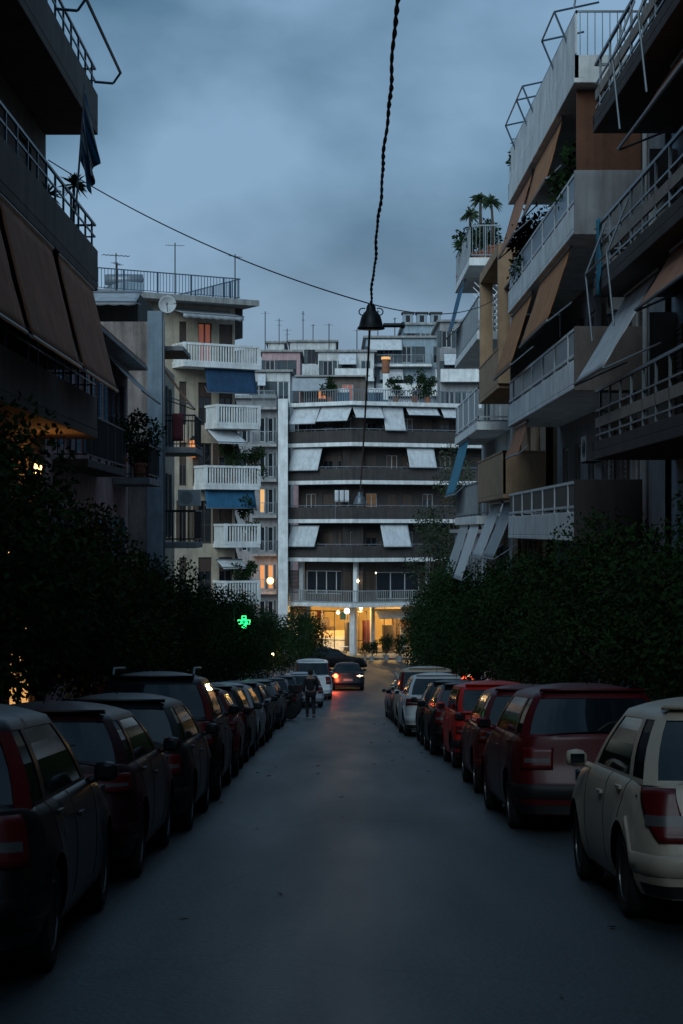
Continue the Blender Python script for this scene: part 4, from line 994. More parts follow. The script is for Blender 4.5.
for i, px_ in enumerate((343, 374, 381)):
    t = thing('water_heater', ['leftmost', 'middle', 'rightmost'][i]+' white drum of a solar water heater on the end roof', 'water heater', (PX(px_, 140), 140.2, zr), 'solar heaters on the end roof', world=False)
    MB().lathe((0, 0, 1.0), [(.02, -.5), (.2, -.47), (.22, 0), (.2, .47), (.02, .5)], 12, 'x').build('drum', M['trim_white'], t, smooth=True)
    mb = MB(); mb.bar((-.35, 0, 0), (-.35, 0, .85), .025); mb.bar((.35, 0, 0), (.35, 0, .85), .025); mb.bar((-.35, -.8, 0), (-.35, 0, .8), .02); mb.bar((.35, -.8, 0), (.35, 0, .8), .02); mb.build('stand', M['grey_metal'], t)
    mb = MB(); mb.hexa([Vector(v) for v in ((-.5, -1, .1), (.5, -1, .1), (.5, -.98, .06), (-.5, -.98, .06), (-.5, -.1, .95), (.5, -.1, .95), (.5, -.08, .91), (-.5, -.08, .91))]); mb.build('collector', M['rail_blue'], t)
# things on the balconies of the end building
ldy = thing('drying_rack', 'drying rack with white laundry on the middle balcony of the end block', 'drying rack', (PX(342, 137), 137.7, zE[2]+.31), world=False)
mb = MB(); [mb.bar((-.5+.25*k, -.3, 1.3), (-.5+.25*k, .3, 1.3), .01) for k in range(5)]; mb.bar((-.5, 0, 0), (-.5, 0, 1.3), .015); mb.bar((.5, 0, 0), (.5, 0, 1.3), .015); mb.build('rack', M['grey_metal'], ldy)
for k in range(3): MB().grid([[Vector((-.55+.38*k+.32*i/4, .03*math.sin(i*2+k), 2.2-.9*j/4)) for i in range(5)] for j in range(5)]).build('laundry', M['cloth_white'], ldy, thick=.01, smooth=True)

# ------------------------------------------------------------------ L4 grey house left of the end block
b5 = thing('apartment_building', 'narrow grey house squeezed left of the end block, with small balconies', 'building', (-7, 142, g(142)))
F5 = Fr((PX(215, 141), 141), (1, 0), (0, -1)); ops5 = []; w5 = PX(277.5, 141)-PX(215, 141)
zl5 = [PZ(y, 141) for y in (630, 594, 556, 518, 482, 447, 410)]
for z in zl5[:-1]:
    for c in (1.0, 2.3, 3.7, 4.35): ops5.append((c-.22, c+.22, z+.4, z+2.3))
mb = MB(); wall(mb, F5, 0, w5, -8.5, zl5[-1]+.9, ops5); mb.box(0, w5, -10, -.22, -8.5, zl5[-1]+.89, F5); mb.build('wall', M['grey_plaster'], b5)
for k, o in enumerate(ops5): window(b5, F5, *o, leaves=1, shutter='shutter_green' if k % 2 else None, glass={14: 'lit_warm', 6: 'lit_orange', 7: 'lit_orange'}.get(k, 'window_glass'))
for z in zl5: balcony(b5, F5, w5-2.0, w5-.05, z, .8, 'bars', slab='concrete', rail='grey_metal', th=.2)
mb = MB(); mb.box(-.2, w5-.02, -10, .4, zl5[-1]+.9, zl5[-1]+1.15, F5); mb.build('roof', M['concrete'], b5)
t = thing('globe_lamp', 'orange globe lamp glowing low on the grey house left of the end block', 'lamp', (PX(270, 139), 139.6, PZ(581, 139)), world=False)
MB().sphere((0, 0, 0), .26, 10).build('globe', M['bulb_orange'], t); MB().bar((0, .1, 0), (0, 1.4, 0), .02).build('arm', M['dark_metal'], t)
l = bpy.data.lights.new('glow', 'POINT'); l.energy = 40; l.color = (1, .4, .1); o = bpy.data.objects.new('glow', l); col.objects.link(o); o.parent = t; o.location = (0, -.5, 0)

# ------------------------------------------------------------------ far buildings on the rise behind
def far_block(px0, px1, ytop, ybot, Y, mname, label, nw, rows_, bal=(), seed=1, deep=14, loc='building'):
    rnd = random.Random(seed); F = Fr((PX(px0, Y), Y), (1, 0), (0, -1)); W = PX(px1, Y)-PX(px0, Y); z1 = PZ(ytop, Y); z0 = -8.6
    t = thing('apartment_building', label, 'building', (PX((px0+px1)/2, Y), Y, z0)); ops = []
    for r in range(rows_):
        zt = z1-.9-3.1*r
        for k in range(nw):
            c = W*(k+.5)/nw+rnd.uniform(-.2, .2); ops.append((c-.5, c+.5, zt-1.7, zt))
    mb = MB(); wall(mb, F, 0, W, z0, z1, ops); mb.box(0, W, -deep, -.22, z0, z1-.01, F); mb.build('wall', M[mname], t)
    for o in ops: window(t, F, *o, leaves=2, shutter='shutter_green', part_shut=rnd.choice([0, 0, .5, .8]), frame=rnd.choice(['window_frame', 'frame_dark']))
    mb = MB(); mb.box(-.3, W+.3, -deep, .35, z1, z1+.22, F); mb.build('roof', M['concrete'], t)
    for (r, a0, a1, m) in bal:
        z = z1-3.1-3.1*r; balcony(t, F, a0*W, a1*W, z, 1.2, 'solid' if m else 'bars', slab='trim_white', rail=m or 'grey_metal', th=.25)
        awning(t, F, a0*W+.4, a0*W+(a1-a0)*W*.55, .1, z+2.95, 1.25, z+1.7, 'cloth_white', sag=.03)
    return F, W, z1
far_block(262, 300, 352, 500, 196, 'pink_plaster', 'dull pink block far behind the grey house, left background', 3, 3, seed=2)
far_block(254, 290, 372, 500, 172, 'white_plaster', 'grey block just behind the narrow grey house roof', 3, 3, bal=((0, .0, .6, None),), seed=3)
far_block(290, 336, 342, 500, 214, 'white_plaster', 'plain light block with a blank parapet in the left background', 3, 2, seed=4)
far_block(318, 374, 352, 500, 186, 'white_plaster', 'pale block with a flat roof behind the roof hut', 3, 3, bal=((0, .3, 1, 'trim_white'),), seed=5)
far_block(268, 284, 343, 500, 222, 'white_plaster', 'small bright white roof tower in the far left background', 1, 1, seed=6)
F_, W_, z_ = far_block(366, 462, 338, 500, 190, 'pale_blue_plaster', 'tall pale stepped block with three small roof towers behind the end block', 6, 5, bal=((0, 0, .68, None), (1, .1, .62, 'trim_white'), (1, .68, 1, 'trim_white'), (2, 0, 1, None), (3, 0, .9, 'trim_white')), seed=7)
far_block(440, 486, 322, 500, 184, 'grey_plaster', 'grey block seen past the white balconies on the right', 3, 5, bal=((1, 0, .9, 'trim_white'), (3, 0, .9, 'trim_white')), seed=8)
F_, W_, z_ = far_block(404, 448, 325, 500, 196, 'pale_blue_plaster', 'upper set-back storey under the three small roof towers', 3, 1, seed=9)
for i, px_ in enumerate((408, 422, 436)):
    t = thing('roof_tower', ['left', 'middle', 'right'][i]+' one of three small box towers on the pale stepped block', 'roof tower', (PX(px_, 198), 198, z_+.2), 'three small roof towers')
    Ft = Fr((PX(px_-5, 197), 197), (1, 0), (0, -1)); zt = z_+.22; op = [(.25, .85, zt+.15, zt+1.0)]
    mb = MB(); wall(mb, Ft, 0, 1.1, zt, zt+1.15, op); mb.box(0, 1.1, -1.5, -.22, zt, zt+1.14, Ft); mb.build('wall', M['pale_blue_plaster'], t); window(t, Ft, *op[0], leaves=1)
    MB().box(-.15, 1.25, -1.6, .15, zt+1.15, zt+1.32, Ft).build('roof', M['dark_plaster'], t)
for i, (px_, py_, Y, h) in enumerate(((265, 352, 196, 4.5), (279, 345, 214, 3.2), (303, 346, 214, 4.2), (313, 349, 214, 3.0), (287, 352, 196, 2.6), (329, 352, 186, 3), (378, 338, 190, 3), (395, 338, 190, 2.2), (357, 352, 186, 2.4))):
    antenna(PX(px_, Y), Y+.5, PZ(py_, Y), h, ['tall thin antenna at the far left of the roofline', 'short antenna over the small white roof tower', 'tall antenna over the plain light block', 'shorter antenna on the plain light block', 'small antenna on the dull pink block', 'antenna on the flat-roofed pale block', 'antenna at the left edge of the stepped pale block', 'low antenna left of the three roof towers', 'antenna behind the black hanging lamp'][i], i*.7, .05)

# ------------------------------------------------------------------ RIGHT building 1 (near, dark with board railings)
XR1 = 6.3; G1 = RF(XR1); XO = 4.79
r1 = thing('apartment_building', 'dark apartment building with timber board balcony railings, nearest on the right', 'building', (XR1, 18, g(18)))
lv1 = [PZ(460, 33), PZ(297, 33), PZ(133, 33), PZ(133, 33)+3.0, PZ(133, 33)+6.0]
ops = []
for z in lv1: windows_row(ops, -28, 33, 18, 1.6, z+.25, z+2.4)
gops = [(a-1.2, a+1.2, g(a)+.3, g(a)+2.6) for a in (14, 18.5, 23, 28, 31.5)]
mb = MB(); wall(mb, G1, -30, 33.4, -3.3, 19.5, ops+gops); mb.box(-30, 33.4, -12, -.22, -3.3, 19.4, G1); mb.build('wall', M['pale_blue_plaster'], r1)
for o in ops:
    if o[0] > 8: window(r1, G1, *o, frame='window_frame', shutter='shutter_brown', part_shut=random.choice([0, .3, .5]), glass='window_glass')
for o in gops: window(r1, G1, *o, frame='frame_dark', name='shop_window')
dr = XR1-XO
for z in lv1: balcony(r1, G1, 4, 33.05, z, dr, 'boards', slab='dark_plaster', th=.16, h=1.12)
awning(r1, G1, 29.3, 32.7, dr-.55, lv1[1]-.03, dr+.38, PZ(388, 33)+.05, 'cloth_white', sag=.03)
awning(r1, G1, 23.0, 28.2, dr-.55, lv1[2]-.03, dr+.3, lv1[2]-1.3, 'cloth_brown', sag=.05)
awning(r1, G1, 22.0, 27.5, dr-.4, lv1[1]-.03, dr+.15, lv1[1]-.9, 'cloth_brown', sag=.05)
for z, aa in ((lv1[1], 31.5), (lv1[2], 28.5), (lv1[3], 29.0)):
    mb = MB()
    for a in (aa, aa-2.4): mb.bar(G1.p(a, dr, z+1.1), G1.p(a, dr+.35, z+.2), .02); mb.bar(G1.p(a, dr+.35, z+.2), G1.p(a-.3, dr+.28, z-1.0), .018)
    mb.bar(G1.p(aa, dr+.35, z+.2), G1.p(aa-2.4, dr+.35, z+.2), .02); mb.build('awning_frame', M['rail_blue'], r1)
for z in lv1[:3]:   # partition screens at the far end of each balcony
    MB().box(32.9, 32.97, .01, .5, z+.18, z+2.7, G1).build('partition', M['trim_white'], r1)
tw = MB().grid([[G1.p(32.0+.32*i/5+.03*math.sin(j*.9), dr+.03+.03*math.sin(i*2+j), lv1[1]+1.28-1.35*j/8) for i in range(6)] for j in range(9)]).build('towel', M['cloth_teal'], thick=.012, smooth=True)
tag(tw, 'blue towel hung over the board railing of the middle right balcony', 'towel')

# R2: white slabs, rust awnings
XR2 = 6.2; G2 = RF(XR2); dr2 = XR2-XO
r2 = thing('apartment_building', 'apartment building with long white balcony fronts and rust awnings, right side', 'building', (XR2, 42, g(42)))
lv2 = [1.45, 4.47, 7.55, 10.52]
ops = []
for z in lv2[:3]+[-1.6]:
    for c in (36.6, 38.6, 40.8, 43.0, 45.4, 47.8): ops.append((c-.6, c+.6, z+.2, z+2.4))
mb = MB(); wall(mb, G2, 33.5, 49.6, -4.6, 10.5, ops); mb.box(33.5, 49.6, -12, -.22, -4.6, 10.49, G2); mb.box(36.5, 49.5, -11, -1.5, 10.7, 13.3, G2); mb.build('wall', M['grey_plaster'], r2)
for o in ops: window(r2, G2, *o, frame='window_frame', shutter='shutter_brown', part_shut=random.choice([0, .25, .5]))
balcony(r2, G2, 35.6, 49, lv2[0], dr2, 'panel', slab='trim_white', rail='trim_white', th=.1, h=1.1, fascia=.48, panel='frame_dark')
balcony(r2, G2, 35.6, 49, lv2[1], dr2, 'panel', slab='trim_white', rail='trim_white', th=.1, h=1.12, fascia=.48)
balcony(r2, G2, 35.6, 49, lv2[2], dr2, 'panel', slab='trim_white', rail='trim_white', th=.1, h=1.12, fascia=.48)
balcony(r2, G2, 35.6, 49, lv2[3], dr2, 'slotted', slab='trim_white', rail='trim_white', th=.1, h=1.3)
for z, m in zip(lv2[:3], ('dark_plaster', 'facade_brown', 'grey_plaster')):     # solid end screens facing the camera
    MB().box(35.50, 35.58, .01, dr2+.01, z-.05, z+1.22, G2).build('end_screen', M[m], r2, bevel=.01)
for (z, a, b, zb_, m, do) in ((7.52, 44.3, 48.8, 5.75, 'cloth_rust', .40), (7.52, 37.2, 42.6, 6.0, 'cloth_rust', .35), (10.5, 38.5, 43.5, 9.2, 'cloth_rust', .2), (10.5, 44.2, 48.6, 9.0, 'cloth_brown', .3), (4.4, 45.5, 48.5, 3.6, 'cloth_brown', .1)):
    awning(r2, G2, a, b, dr2-.15, z, dr2+do, zb_, m, sag=.05)
MB().box(36.0, 36.06, .02, dr2-.1, 7.68, 10.48, G2).build('side_curtain', mat('curtain_rust', (.15, .065, .038), .95, var=.3, streak=.35, bump=.5, bscale=3, bdist=.05), r2)
MB().box(48.85, 48.9, .02, dr2-.05, 4.6, 7.5, G2).build('side_curtain', M['cloth_grey'], r2)
for aa in (37, 39.2, 43.2, 44.6, 47.4):
    mb = MB(); z = 10.62+1.35; mb.bar(G2.p(aa, dr2-.05, z-.3), G2.p(aa, dr2+.22, z+.35), .022); mb.bar(G2.p(aa, dr2+.22, z+.35), G2.p(aa, dr2-.7, z+.55), .022); mb.build('awning_frame', M['rail_blue'], r2)
mb = MB(); mb.bar(G2.p(37, dr2+.22, 12.32), G2.p(39.2, dr2+.22, 12.32), .02); mb.bar(G2.p(43.2, dr2+.22, 12.32), G2.p(47.4, dr2+.22, 12.32), .02); 
mb.bar(G2.p(36, dr2-.05, 12.1), G2.p(36, dr2-.4, 14.6), .02)
for ob in [mb.build('awning_frame', M['rail_blue'], r2)]: pass
ac_unit(G2, 41.9, 0, 4.0-.75, 'white air conditioner on the grey wall under the white balcony front')
ac_unit(G2, 38.0, 0, 7.0-.75, 'air conditioner behind the near rust awning')
for i, (a, z, s, k, lb) in enumerate(((46, 7.65, 1.6, 'bush', 'dark bush between the rust awnings'), (38.0, 7.65, 1.8, 'bush', 'dark plant behind the grey end screen'), (48.6, 10.62, 1.2, 'bush', 'plant at the far end of the white roof terrace front'), (47.6, 7.65, 1.5, 'bush', 'leafy plant at the far end of the upper blue-panelled balcony'))):
    potted_plant(tuple(G2.p(a, .9, z+.02)), lb, kind=k, s=s, seed=60+i)
tag(MB().tube([(XR2-.06, 35.3, -3), (XR2-.06, 35.3, 5), (XR2-.06, 35.3, 12)], .05, 8).build('drain_pipe', M['window_frame']), 'pale drain pipe at the near corner of the white-fronted building', 'pipe')

# R3: ochre bays
XR3 = 5.9; G3 = RF(XR3)
r3 = thing('apartment_building', 'narrow ochre building with solid ochre bays, between white balconies on the right', 'building', (XR3, 54, g(54)))
ops = []
for z in (-.3, 2.85, 6.0):
    for c in (51.5, 54, 56.6): ops.append((c-.5, c+.5, z+.3, z+2.4))
mb = MB(); wall(mb, G3, 49.7, 58.6, -5.6, 9.9, ops); mb.box(49.7, 58.6, -12, -.22, -5.6, 9.89, G3); mb.build('wall', M['ochre_plaster'], r3)
for o in ops: window(r3, G3, *o, frame='frame_dark', shutter='shutter_brown', part_shut=random.choice([0, .4]))
d3 = XR3-4.72
balcony(r3, G3, 49.8, 58.4, 2.55, d3, 'solid', slab='ochre_plaster', rail='ochre_plaster', th=.12, h=1.15)
balcony(r3, G3, 51.8, 58.4, 5.75, d3-.05, 'solid', slab='ochre_plaster', rail='ochre_plaster', th=.12, h=1.0)
mb = MB()
mb.box(51.6, 51.9, d3-.45, d3-.05, 5.88, 9.6, G3); mb.box(57.9, 58.2, d3-.45, d3-.05, 6.9, 9.6, G3); mb.box(51.6, 58.2, d3-.45, d3-.05, 9.602, 9.9, G3); mb.box(51.6, 58.2, .003, d3-.46, 9.602, 9.88, G3)
mb.build('bay_frame', M['ochre_plaster'], r3)
MB().box(51.7, 51.78, .05, d3-.5, 6.9, 9.5, G3).build('side_curtain', M['cloth_grey'], r3)
awning(r3, G3, 50.2, 53.6, .75, 2.5, 1.42, PZ(566, 53)+.25, 'cloth_grey', sag=.03)
awning(r3, G3, 54.4, 57.8, .75, 2.5, 1.42, PZ(566, 56)+.25, 'cloth_white', sag=.03)
awning(r3, G3, 49.9, 52.3, .5, 9.5, .95, 8.6, 'cloth_brown', sag=.03)

# R4: white thin slabs, palms
XR4 = 5.9; G4 = RF(XR4); d4 = XR4-4.79
r4 = thing('apartment_building', 'slim white building with small white balconies and a teal awning, farthest on the right', 'building', (XR4, 65, g(65)))
lv4 = [1.86, 4.98, 7.97, 10.9]; ops = []
for z in lv4[:3]+[-1.3]:
    for c in (60.6, 63.0, 65.6, 68.2): ops.append((c-.5, c+.5, z+.3, z+2.4))
mb = MB(); wall(mb, G4, 58.8, 71, -6.2, 10.9, ops); mb.box(58.8, 71, -10, -.22, -6.2, 10.89, G4); mb.box(60, 70.5, -9, -2.2, 11.2, 13.6, G4)
mb.build('wall', M['white_plaster'], r4)
for o in ops: window(r4, G4, *o, frame='window_frame', shutter='shutter_green', part_shut=random.choice([0, .4]))
for i, z in enumerate(lv4):
    balcony(r4, G4, 59.5 if i < 3 else 62.8, 70.2, z, d4, 'bars' if i != 1 else 'panel', slab='trim_white', rail='grey_metal', th=.28, h=1.15, fascia=.05, panel='cloth_grey')
awning(r4, G4, 64.8, 69.9, d4-.15, lv4[1]-.03, d4+.4, 2.95, 'cloth_teal', sag=.06)
awning(r4, G4, 66.2, 69.9, d4-.1, lv4[3]-.03, d4+.35, 9.1, 'cloth_blue', sag=.06)
awning(r4, G4, 59.8, 63.6, d4-.1, lv4[0]-.03, d4+.5, .0, 'cloth_white', sag=.04)
awning(r4, G4, 64.4, 68.6, d4-.1, lv4[0]-.03, d4+.5, .0, 'cloth_grey', sag=.04)
# lattice screen
mb = MB()
for k in range(-6, 9):
    for sg in (1, -1):
        pts = []
        for q in range(2):
            pass
        x0, x1 = 0, .95; zz0 = k*.22; 
        a0_, b0_ = (x0, zz0), (x1, zz0+sg*.95)
        lo, hi = 0, 2.0
        t0_, t1_ = 0, 1; z_a, z_b = a0_[1], b0_[1]
        if z_b != z_a:
            ta = (lo-z_a)/(z_b-z_a); tb = (hi-z_a)/(z_b-z_a); ta, tb = min(ta, tb), max(ta, tb); t0_ = max(0, ta); t1_ = min(1, tb)
        if t1_ > t0_: mb.bar(G4.p(62.5, .05+x1*t0_, lv4[2]+.3+z_a+(z_b-z_a)*t0_), G4.p(62.5, .05+x1*t1_, lv4[2]+.3+z_a+(z_b-z_a)*t1_), .018, 4)
mb.build('lattice', M['trim_white'], r4)
for i, (a, d, s, k, lb) in enumerate(((69.3, .5, 2.1, 'palm', 'tallest spiky palm on the top white terrace'), (69.8, .9, 1.2, 'palm', 'low spiky palm at the far corner of the top white terrace'), (67.5, .6, 2.0, 'bush', 'bushy plant below the tall palm on the top white terrace'), (65.5, .5, 2.0, 'palm', 'broad palm in the middle of the top white terrace'), (64.0, .5, 1.7, 'bush', 'bush at the near end of the top white terrace'), (63.3, .2, 1.6, 'palm', 'small palm nearest the white-fronted building on the top terrace'))):
    potted_plant(tuple(G4.p(a, d, lv4[3]+.29)), lb, kind=k, s=s if k == 'palm' else s*.8, head=.52, tall=1.25, seed=80+i, group='plants on the top white terrace')
t = thing('corner_building', 'dark low building beyond the slim white one, behind the trees', 'building', (8, 104, g(104)))
ops = [(c-.5, c+.5, z, z+1.8) for c in (89, 93, 97, 101, 105) for z in (-4.5, -1.3)]
G5 = RF(7.5); mb = MB(); wall(mb, G5, 86, 110, -8.2, 1.5, ops); mb.box(86, 110, -12, -.22, -8.2, 1.49, G5); mb.build('wall', M['grey_plaster'], t)
for o in ops: window(t, G5, *o, shutter='shutter_green')
MB().box(85.8, 110.2, -12.2, .3, 1.5, 1.7, G5).build('roof', M['concrete'], t)
t = thing('corner_building', 'dark low building on the left corner beyond the cream block', 'building', (-8, 108, g(108)))
Gc = LF(-6.6); mb = MB(); ops = [(c-.5, c+.5, z, z+1.8) for c in (105, 108, 111) for z in (-5.4, -2.3)]; wall(mb, Gc, 102.5, 114, -8.2, 0.2, ops); mb.box(102.5, 114, -10, -.22, -8.2, .19, Gc); mb.build('wall', M['grey_plaster'], t)
for o in ops: window(t, Gc, *o, shutter='shutter_green', glass='window_glass')
MB().box(102.3, 114.2, -10.2, .3, .2, .4, Gc).build('roof', M['concrete'], t)

# ------------------------------------------------------------------ hanging lamps, cables
def wire(p, q, sag, r, name, label, n=24, m='dark_metal', grp=None):
    p = Vector(p); q = Vector(q); pts = [p.lerp(q, i/n)-Vector((0, 0, sag*4*(i/n)*(1-i/n))) for i in range(n+1)]
    return tag(MB().tube(pts, r, 6).build(name, M[m], smooth=True), label, 'cable', grp)
LZ1 = PZ(304, 30); L1P = Vector((PX(371, 30), 30, LZ1)); L2P = Vector((PX(360, 61), 61, PZ(492, 61)))
def cable_path(t): # t = Y
    if t <= 30: s_ = (30-t); z = LZ1+.079*s_-.0012*s_*(17+s_ if False else 40-s_)*.35*0; x = L1P.x+(PX(398, 16.5)-L1P.x)*s_/13.5*1.0; return Vector((x, t, z))
    u = (t-30)/(61-30); p = L1P.lerp(L2P, u); return p-Vector((0, 0, .28*4*u*(1-u)))
for k, (ph, lb) in enumerate(((0, 'first strand of the twisted cable over the middle of the street'), (2.09, 'second strand of the twisted cable over the street'), )):
    pts = []; n = 560
    for i in range(n+1):
        Y = 4+(30-4)*i/n; p = cable_path(Y); a = ph*1.5+Y*2*math.pi/.62; w_ = .0125
        w_ *= 1+.25*math.sin(Y*2.7); p += Vector((.010*math.sin(Y*1.7)+.005*math.sin(Y*4.1), 0, .015*math.sin(Y*2.3))); pts.append(p+Vector((math.cos(a)*w_*.8, 0, math.sin(a)*w_*.8)))
    tag(MB().tube(pts, .014, 5).build('twisted_cable', M['black_paint'], smooth=True), lb, 'cable', 'twisted street cable')
pts = [cable_path(30+31*i/60) for i in range(61)]
tag(MB().tube(pts, .022, 5).build('cable', M['black_paint'], smooth=True), 'cable running from the near hanging lamp down the street to the far one', 'cable')
wire((-5.36, 34, PZ(160, 34)), L1P, .25, .011, 'support_wire', 'thin wire from the dark brown building to the near hanging lamp', grp='support wires of the hanging lamp')
wire(L1P, (PX(500, 60), 60, PZ(296, 60)), .35, .011, 'support_wire', 'thin wire from the near hanging lamp to the buildings on the right', grp='support wires of the hanging lamp')
def street_bell(P, label, arm=True, m='dark_metal'):
    t = thing('hanging_street_lamp', label, 'street lamp', tuple(P), 'lamps hung over the street', world=False)
    MB().lathe((0, 0, -.42), [(.225, 0), (.232, .015), (.225, .03), (.20, .06), (.185, .12), (.165, .20), (.125, .27), (.085, .31), (.075, .38), (.05, .42), (.02, .44)], 28).build('shade', M[m], t, smooth=True)
    MB().lathe((0, 0, -.42), [(.02, .03), (.19, .02), (.185, .05), (.02, .06)], 20).build('lens', M['lamp_clear'], t)
    for s in (-1, 1):
        pts = [(s*(.10+.075*math.sin(math.pi*k/10)), 0, -.24+.15*k/10) for k in range(11)]
        pts = [(s*(.13+.07*math.cos(a)), 0, -.13+.06*math.sin(a)) for a in [R(-120+240*k/12) for k in range(13)]]
        MB().tube(pts, .010, 6).build('ear', M['dark_metal'], t)
    if arm:
        MB().lathe((.2, 0, -.355), [(.02, 0), (.038, .01), (.038, .30), (.055, .31), (.055, .36), (.02, .365)], 10, 'x').build('side_arm', M['dark_metal'], t)
    MB().bar((0, 0, -.01), (0, 0, .05), .02).build('hook', M['dark_metal'], t)
    return t
street_bell(L1P, 'black bell-shaped street lamp hanging from the twisted cable, the near one')
street_bell(L2P, 'small far bell-shaped lamp hung lower down the street', arm=False, m='grey_metal')

# ------------------------------------------------------------------ street trees
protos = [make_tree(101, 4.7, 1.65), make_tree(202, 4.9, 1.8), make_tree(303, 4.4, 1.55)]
TL = [(-4.35, 18.5, 0, .92, 'leafy street tree nearest the camera on the left pavement'), (-4.4, 22.6, 1, .94, 'tree beside the maroon hatchback on the left pavement'), (-4.35, 26.8, 2, .92, 'tree beside the second dark hatchback on the left'),
      (-4.35, 31.5, 0, .84, 'tree beside the tall dark estate on the left pavement'), (-4.3, 36.5, 1, .84, 'tree in front of the pink house wall'), (-4.2, 42, 2, .9, 'tree under the bushy balcony of the pink house'), (-4.2, 48, 0, .84, 'tree at the far end of the pink house'),
      (-4.1, 55, 1, .86, 'tree at the foot of the pale pilaster'), (-3.9, 62, 2, .9, 'tree below the middle dark railing'), (-3.9, 69, 0, .85, 'tree beside the green cross'), (-3.75, 76, 1, .88, 'tree in front of the cream apartment block'), (-3.0, 85, 2, .95, 'tree past the green cross on the left'), (-1.55, 92, 0, .95, 'tree at the far end of the left row, reaching over the street')]
TR = [(5.1, 17.8, 1, .76, 'dark street tree nearest the camera on the right pavement'), (5.1, 22.3, 0, .82, 'dark tree beside the wine-red hatchback'), (5.1, 27, 2, .86, 'tree under the dark board railings on the right'), (5.0, 32, 1, .78, 'tree beside the bright red boxy car'),
      (4.9, 37.5, 0, .82, 'tree below the near end of the lowest white balcony front'), (4.8, 43.5, 2, .94, 'tree below the middle of the white-fronted building'), (4.75, 50, 1, .92, 'tree below the near ochre bay'), (4.6, 57, 0, .98, 'tree beside the white car on the right pavement'), (4.6, 65, 2, 1.1, 'tree beneath the leaning pale awnings'), (4.5, 73, 1, 1.0, 'tree just beyond the slim white building'), (4.7, 81, 0, 1.0, 'farthest low tree of the right row, at the left edge of its foliage'),
      (7.4, 116.0, 1, 1.25, 'tall loose tree in front of the right half of the end block'), (9.3, 115.0, 2, 1.3, 'tree at the cross street beside the loose tall one')]
used = set()
for side, lst in (('left', TL), ('right', TR)):
    for i, (x, y, k, s, lb) in enumerate(lst):
        if k not in used: o = protos[k]; used.add(k)
        else: o = copy_tree(protos[k])
        o.location = (x, y, g(y)+.12); o.rotation_euler = (0, 0, i*1.7+(0 if side == 'left' else .8)); o.scale = (s*(1+.06*math.sin(i*2.1+1)), s, s*(1+.13*math.sin(i*2.6)))
        tag(o, lb, 'tree', 'street trees along the %s pavement' % side)
tt = make_tree(404, 14.6, 2.3, 7500, 'leaf_olive', .17, name='tall_tree'); tt.location = (7.9, 114.5, g(115)+.1); tag(tt, 'tall airy tree covering the right side of the end block', 'tree')
tt = make_tree(505, 10.0, 1.7, 4500, 'leaf_olive', .16, name='tall_tree'); tt.location = (6.1, 112, g(112)+.1); tag(tt, 'thinner tall tree at the edge of the white balconies in front of the end block', 'tree')
# bushes before the cafe
for i, (px_, py_, Y, s, lb) in enumerate(((372, 0, 132, 1.9, 'round green bush right of the cafe column'), (386, 0, 133, 2.2, 'taller green bush in front of the cafe right windows'), (399, 0, 131, 2.4, 'rightmost bush in front of the cafe'), (365, 0, 133, 1.5, 'low bush at the cafe kerb'), (322, 0, 131, 1.8, 'bush at the left end of the lit cafe'))):
    potted_plant((PX(px_, Y), Y, g(Y)+.02), lb, s=s*.62, seed=90+i, group='bushes before the cafe', pot='concrete')

